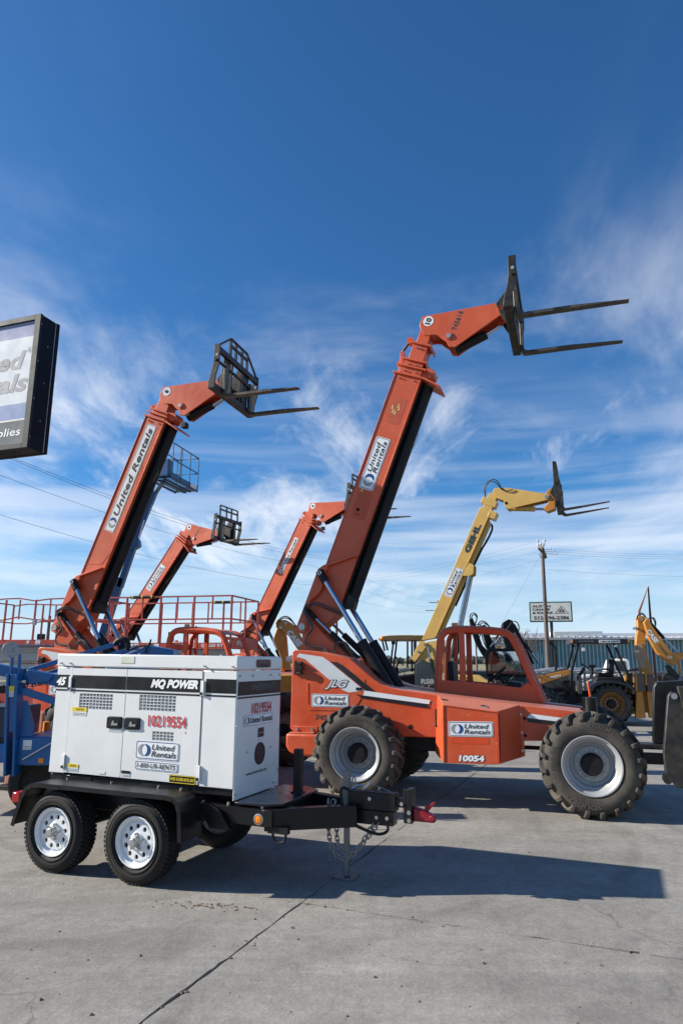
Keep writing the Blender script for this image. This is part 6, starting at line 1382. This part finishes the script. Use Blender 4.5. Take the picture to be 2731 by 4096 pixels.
# utility pole and wires
T = empty('utility_pole', (13.33, 45, 0), 0, 1.0, 'weathered wooden utility pole with crossarms standing before the teal building', 'utility pole', 'utility poles')
put(G().cyl((-.02, 0, 0), (.06, 0, 9.50), .155, .105, n=14), 'pole', WOOD, T)
put(G().bar((-.36, -.55, 9.14), (.46, .55, 8.70), .11, .13), 'crossarm', WOOD, T, bev=.01)
put(G().bar((-.02, -.45, 9.14), (.46, .75, 8.66), .11, .13), 'crossarm', WOOD, T, bev=.01)
def insul(x, y, z):
    put(G().lathe([(.03, -.16), (.03, 0), (.085, .01), (.085, .035), (.045, .05), (.085, .07), (.085, .095), (.045, .11), (.07, .13), (.05, .17), (.001, .175)], 12, (x, y, z), 'z'), 'insulator', PORC, T)
for x, y, z in ((-.22, 0, 9.60), (.24, 0, 9.63), (-.36, -.5, 9.24), (.0, -.4, 9.26), (.40, .5, 8.86)): insul(x, y, z)
put(G().tube([(-.22, 0, 9.50), (-.18, 0, 9.40), (.05, 0, 9.30)], .015, 6).tube([(.24, 0, 9.5), (.22, 0, 9.4), (.05, 0, 9.3)], .015, 6).tube([(-.15, 0, 8.9), (-.12, 0, 8.62), (0, 0, 8.5)], .02, 6).tube([(.25, 0, 8.85), (.22, 0, 8.6), (.1, 0, 8.5)], .02, 6), 'brackets', IRON, T)
for x, z in ((.66, 9.12), (.86, 8.98), (1.05, 8.82)): put(G().tube([(.2, 0, z + .02), (x - .05, 0, z - .03), (x, 0, z), (x, 0, z + .12)], .018, 6), 'standoff', PORC, T)
def wire(pts, r=.012, sag=.0, n=14, label=None):
    out = []
    for a, b in zip(pts, pts[1:]):
        a, b = V(a), V(b)
        for i in range(n): t = i / n; p = a.lerp(b, t); p.z -= sag * 4 * t * (1 - t); out.append(p)
    out.append(V(pts[-1]))
    o = put(G().tube(out, r, 5), 'power_line', WIRE, smooth=False, rc=False); tag(o, label, 'power line', 'overhead power lines'); return o
PX, PY = 13.33, 45
wire([(-17.19, 34.0, 11.95), (-1.79, 80.0, 13.51)], 0.011, 0.9, label='uppermost overhead wire of the close pair at left')
wire([(-17.2, 34.0, 12.06), (-1.91, 80.0, 13.78)], 0.011, 0.8, label='second overhead wire of the close pair at left')
wire([(-18.42, 34.0, 11.36), (-3.37, 80.0, 12.76)], 0.011, 0.8, label='middle overhead wire crossing behind the left orange boom')
wire([(-19.24, 36.0, 9.65), (-3.16, 80.0, 10.46)], 0.011, 0.8, label='lowest overhead wire crossing behind the left orange boom')
wire([(-1.79, 80.0, 13.51), (21.22, 150.0, 14.3)], 0.010, 1.0, label='upper thin overhead wire running down behind the yellow boom')
wire([(-1.91, 80.0, 13.72), (21.56, 150.0, 14.62)], 0.010, 1.0, label='second thin overhead wire running down behind the yellow boom')
wire([(-3.37, 80.0, 12.76), (19.18, 150.0, 13.31)], 0.010, 1.0, label='third thin overhead wire running down behind the yellow boom')
wire([(-3.16, 80.0, 10.46), (19.92, 150.0, 12.23)], 0.010, 1.0, label='lowest thin overhead wire running down behind the yellow boom')
wire([(-1.76, 80.0, 11.05), (13.07, 45.0, 9.66)], 0.0055, 0.5, label='topmost wire reaching the utility pole from the left')
wire([(-1.76, 80.0, 10.82), (12.94, 45.0, 9.32)], 0.0055, 0.5, label='second wire reaching the utility pole from the left')
wire([(-1.76, 80.0, 10.58), (13.0, 45.0, 8.95)], 0.0055, 0.5, label='third wire reaching the utility pole from the left')
wire([(-1.74, 80.0, 8.77), (13.29, 45.0, 8.41)], 0.0055, 0.5, label='lowest wire reaching the utility pole from the left')
wire([(14.03, 45.0, 9.15), (26.13, 46.0, 9.0)], 0.0055, 0.15, label='upper wire leaving the utility pole to the right')
wire([(14.18, 45.0, 8.99), (26.12, 46.0, 8.86)], 0.0055, 0.15, label='middle wire leaving the utility pole to the right')
wire([(14.32, 45.0, 8.82), (26.1, 46.0, 8.73)], 0.0055, 0.15, label='third wire leaving the utility pole to the right')
wire([(13.6, 45.0, 7.79), (25.96, 46.0, 7.5)], 0.0055, 0.15, label='lowest wire leaving the utility pole to the right')
wire([(13.11, 45.0, 8.53), (7.909999999999999, 45.0, 0.0)], 0.0055, 0, label='guy wire slanting from the utility pole to the ground')
def far_pole(loc, h, label, arm=2.4):
    T = empty('utility_pole', loc, 0, 1.0, label, 'utility pole', 'utility poles')
    put(G().cyl((0, 0, 0), (0, 0, h), .17, .12, n=10), 'pole', WOOD, T)
    put(G().bar((-arm / 2, 0, h - .5), (arm / 2, 0, h - .5), .12, .14), 'crossarm', WOOD, T); put(G().bar((-arm * .7, 0, h - 2.2), (arm * .3, 0, h - 2.2), .12, .14), 'crossarm', WOOD, T)
    for x in (-arm / 2, -.5, .5, arm / 2): put(G().lathe([(.06, 0), (.09, .05), (.05, .12), (.09, .16), (.03, .26)], 8, (x, 0, h - .42), 'z'), 'insulator', PORC, T)
far_pole((-0.5, 80, 0), 13.2, 'utility pole hidden behind the nearest orange boom, wires fanning from it')
far_pole((21.2, 150, 0), 14.8, 'distant utility pole peeking out left of the yellow boom', 4.0)
far_pole((23.5, 121, 0), 8.6, 'distant utility pole above the orange cab roof', 2.0)
far_pole((-25.3, 60.0, 0), 5.5, 'distant utility pole seen through the bent scissor lift rails', 1.2)
# rusty pipe frame standing behind the yellow dipper arm
T = empty('pipe_gantry', (10.84, 25, 0), 0, 1.0, 'rusty welded pipe frame rising behind the folded yellow dipper arm', 'gantry')
put(G().tube([(.0, 0, 0), (.0, 0, 3.16), (-.02, 0, 3.60), (.39, 0, 4.50), (.37, 0, 3.43), (.36, 0, 0)], .045, 8), 'pipe', RUST, T)
# white truck parked beyond the fence
T = empty('pickup_truck', (15.6, 40, 0), -14, 1.0, 'white truck cab parked beyond the chain link fence', 'truck')
put(G().prism([(-.75, .5), (-.75, 1.12), (-.58, 1.22), (-.34, 1.86), (-.24, 1.98), (.62, 1.98), (.72, 1.88), (.76, 1.2), (.78, .5)], -.8, .8), 'cab', mat('truck_white', (.78, .78, .78), .3), T, bev=.05)
put(G().prism([(-.50, 1.26), (-.30, 1.82), (-.10, 1.86), (-.10, 1.26)], -.82, -.80).prism([(-.02, 1.26), (-.02, 1.86), (.50, 1.86), (.54, 1.28)], -.82, -.80), 'side_window', mat('dark_glass', (.02, .025, .03), .1), T)
put(G().prism([(-2.0, .45), (-2.0, .95), (-1.8, 1.08), (-.75, 1.14), (-.75, .45)], -.8, .8), 'hood', MATS['truck_white'], T, bev=.06); put(G().box(.78, 3.2, -.9, .9, .55, .75), 'flatbed', BLACKM, T)
for i, x in enumerate((-.1, .1, .3, .45)): put(G().box(x, x + .06, -.5, -.4, 1.98, 2.03), 'roof_light', AMBER, T)
for x in (-1.3, 2.2):
    for y in (-.85, .65):
        w_ = put(G().lathe([(.2, .0), (.36, .02), (.40, .06), (.40, .18), (.36, .22)], 20), 'wheel', RUBBER, T); w_.location = (x, y, .40)
# stacked grey racks between the pole and the loader
T = empty('pipe_rack', (9.2, 36, 0), -6, 1.0, 'stack of grey steel rails on a rack in front of the teal building', 'rack')
for i in range(9): put(G().bar((i * .34, -.8, 1.25 + .03 * (i % 3)), (i * .34 + 1.7, 1.2, 1.48 + .02 * (i % 2)), .10, .07), 'rail', mat('pale_rail', (.38, .40, .42), .5, metal=.3), T)
for x in (0, 1.6, 3.2): put(G().bar((x, 0, 0), (x, 0, 1.3), .1), 'rack_post', IRON, T)
T = empty('loader_attachment', (14.3, 36.5, 0), 0, 1.0, 'pile of rusty steel attachments lying along the fence at far right', 'scrap pile')
rs = random.Random(11)
for i in range(26):
    x = rs.uniform(-2, 6); put(G().bar((x, rs.uniform(-.4, .4), rs.uniform(.6, 1.3)), (x + rs.uniform(.6, 1.8), rs.uniform(-.4, .4), rs.uniform(.8, 1.5)), .07), 'steel_piece', RUST if i % 2 else IRON, T)
# street name sign
T = empty('street_sign', (5.95, 40, 0), 12, 1.0, 'small green street name sign seen through the orange cab', 'street sign')
put(G().cyl((0, 0, 0), (0, 0, 2.5), .035), 'post', STEEL, T); put(G().box(-.42, .42, -.03, -.01, 2.22, 2.45), 'plate', mat('street_green', (.01, .22, .10), .4), T); word(T, Pl((0, -.03, 0), (1, 0, 0), (0, 0, 1)), 'ST', .1, 2.28, .2, .12, STICK, .02, 0, .004)
# bare winter tree left of the shop sign
def bare_tree(loc, h, label, seed):
    T = empty('bare_tree', loc, 0, 1.0, label, 'tree', 'trees'); rs = random.Random(seed); BK = mat('grey_bark', (.15, .115, .10), .9)
    tr = put(G().tube([(0, 0, 0), (.05, 0, h * .25), (-.02, 0, h * .4)], .09, 7), 'trunk', BK, T); g = G()
    def br(p, d, L, r, k):
        q = [p]; dd = d.copy()
        for i in range(4): dd = (dd + V((rs.uniform(-.25, .25), rs.uniform(-.25, .25), rs.uniform(-.05, .2)))).normalized(); q.append(q[-1] + dd * L / 4)
        g.tube(q, r, 4)
        if k:
            for i in range(rs.randint(3, 4)): br(q[rs.randint(1, 4)], (dd + V((rs.uniform(-.9, .9), rs.uniform(-.9, .9), rs.uniform(-.1, .7)))).normalized(), L * rs.uniform(.55, .8), r * .6, k - 1)
    for i in range(7): br(V((0, 0, h * rs.uniform(.28, .42))), V((rs.uniform(-.8, .8), rs.uniform(-.8, .8), rs.uniform(.5, 1))).normalized(), h * .34, .035, 3)
    put(g, 'crown', BK, T, smooth=False, rc=False)
bare_tree((13.6, 53.0, 0), 4.4, 'leafless tree behind the pole, left of the shop sign', 5)
# distant tree line and hills
FT = mat('far_foliage', (.085, .095, .07), .95, var=.3, vscale=.3)
rs = random.Random(21); g = G()
for i in range(520):
    x = rs.uniform(-420, 420); y = rs.uniform(420, 560); r = rs.uniform(2.5, 6); n = 7
    for j in range(3):
        cx, cz, rr = x + rs.uniform(-r, r), rs.uniform(.3, 1.0) * r * .5, r * rs.uniform(.4, .8)
        vs = [(cx, y, cz + rr)] + [(cx + rr * 1.2 * math.cos(a) * rs.uniform(.7, 1.2), y + rr * math.sin(a), cz + rr * .25 * rs.uniform(-.5, 1.5)) for a in [2 * math.pi * q / n for q in range(n)]] + [(cx, y, -1)]
        g.add(vs, [(0, 1 + q, 1 + (q + 1) % n) for q in range(n)] + [(n + 1, 1 + (q + 1) % n, 1 + q) for q in range(n)])
tag(put(g, 'tree_line', FT, smooth=False), 'far-off hazy band of trees along the horizon', 'trees', kind='stuff')
g = G()
for i in range(60):
    x0, x1 = -1500 + i * 50, -1450 + i * 50; h0, h1 = 9 + 5 * math.sin(i * .37), 9 + 5 * math.sin((i + 1) * .37)
    g.add([(x0, 1500, -1), (x1, 1500, -1), (x1, 1500, h1), (x0, 1500, h0), (x0, 1800, -1), (x1, 1800, -1)], [(0, 1, 2, 3), (3, 2, 5, 4)])
tag(put(g, 'hills', mat('hill_green', (.09, .10, .085), .95), smooth=False), kind='structure')
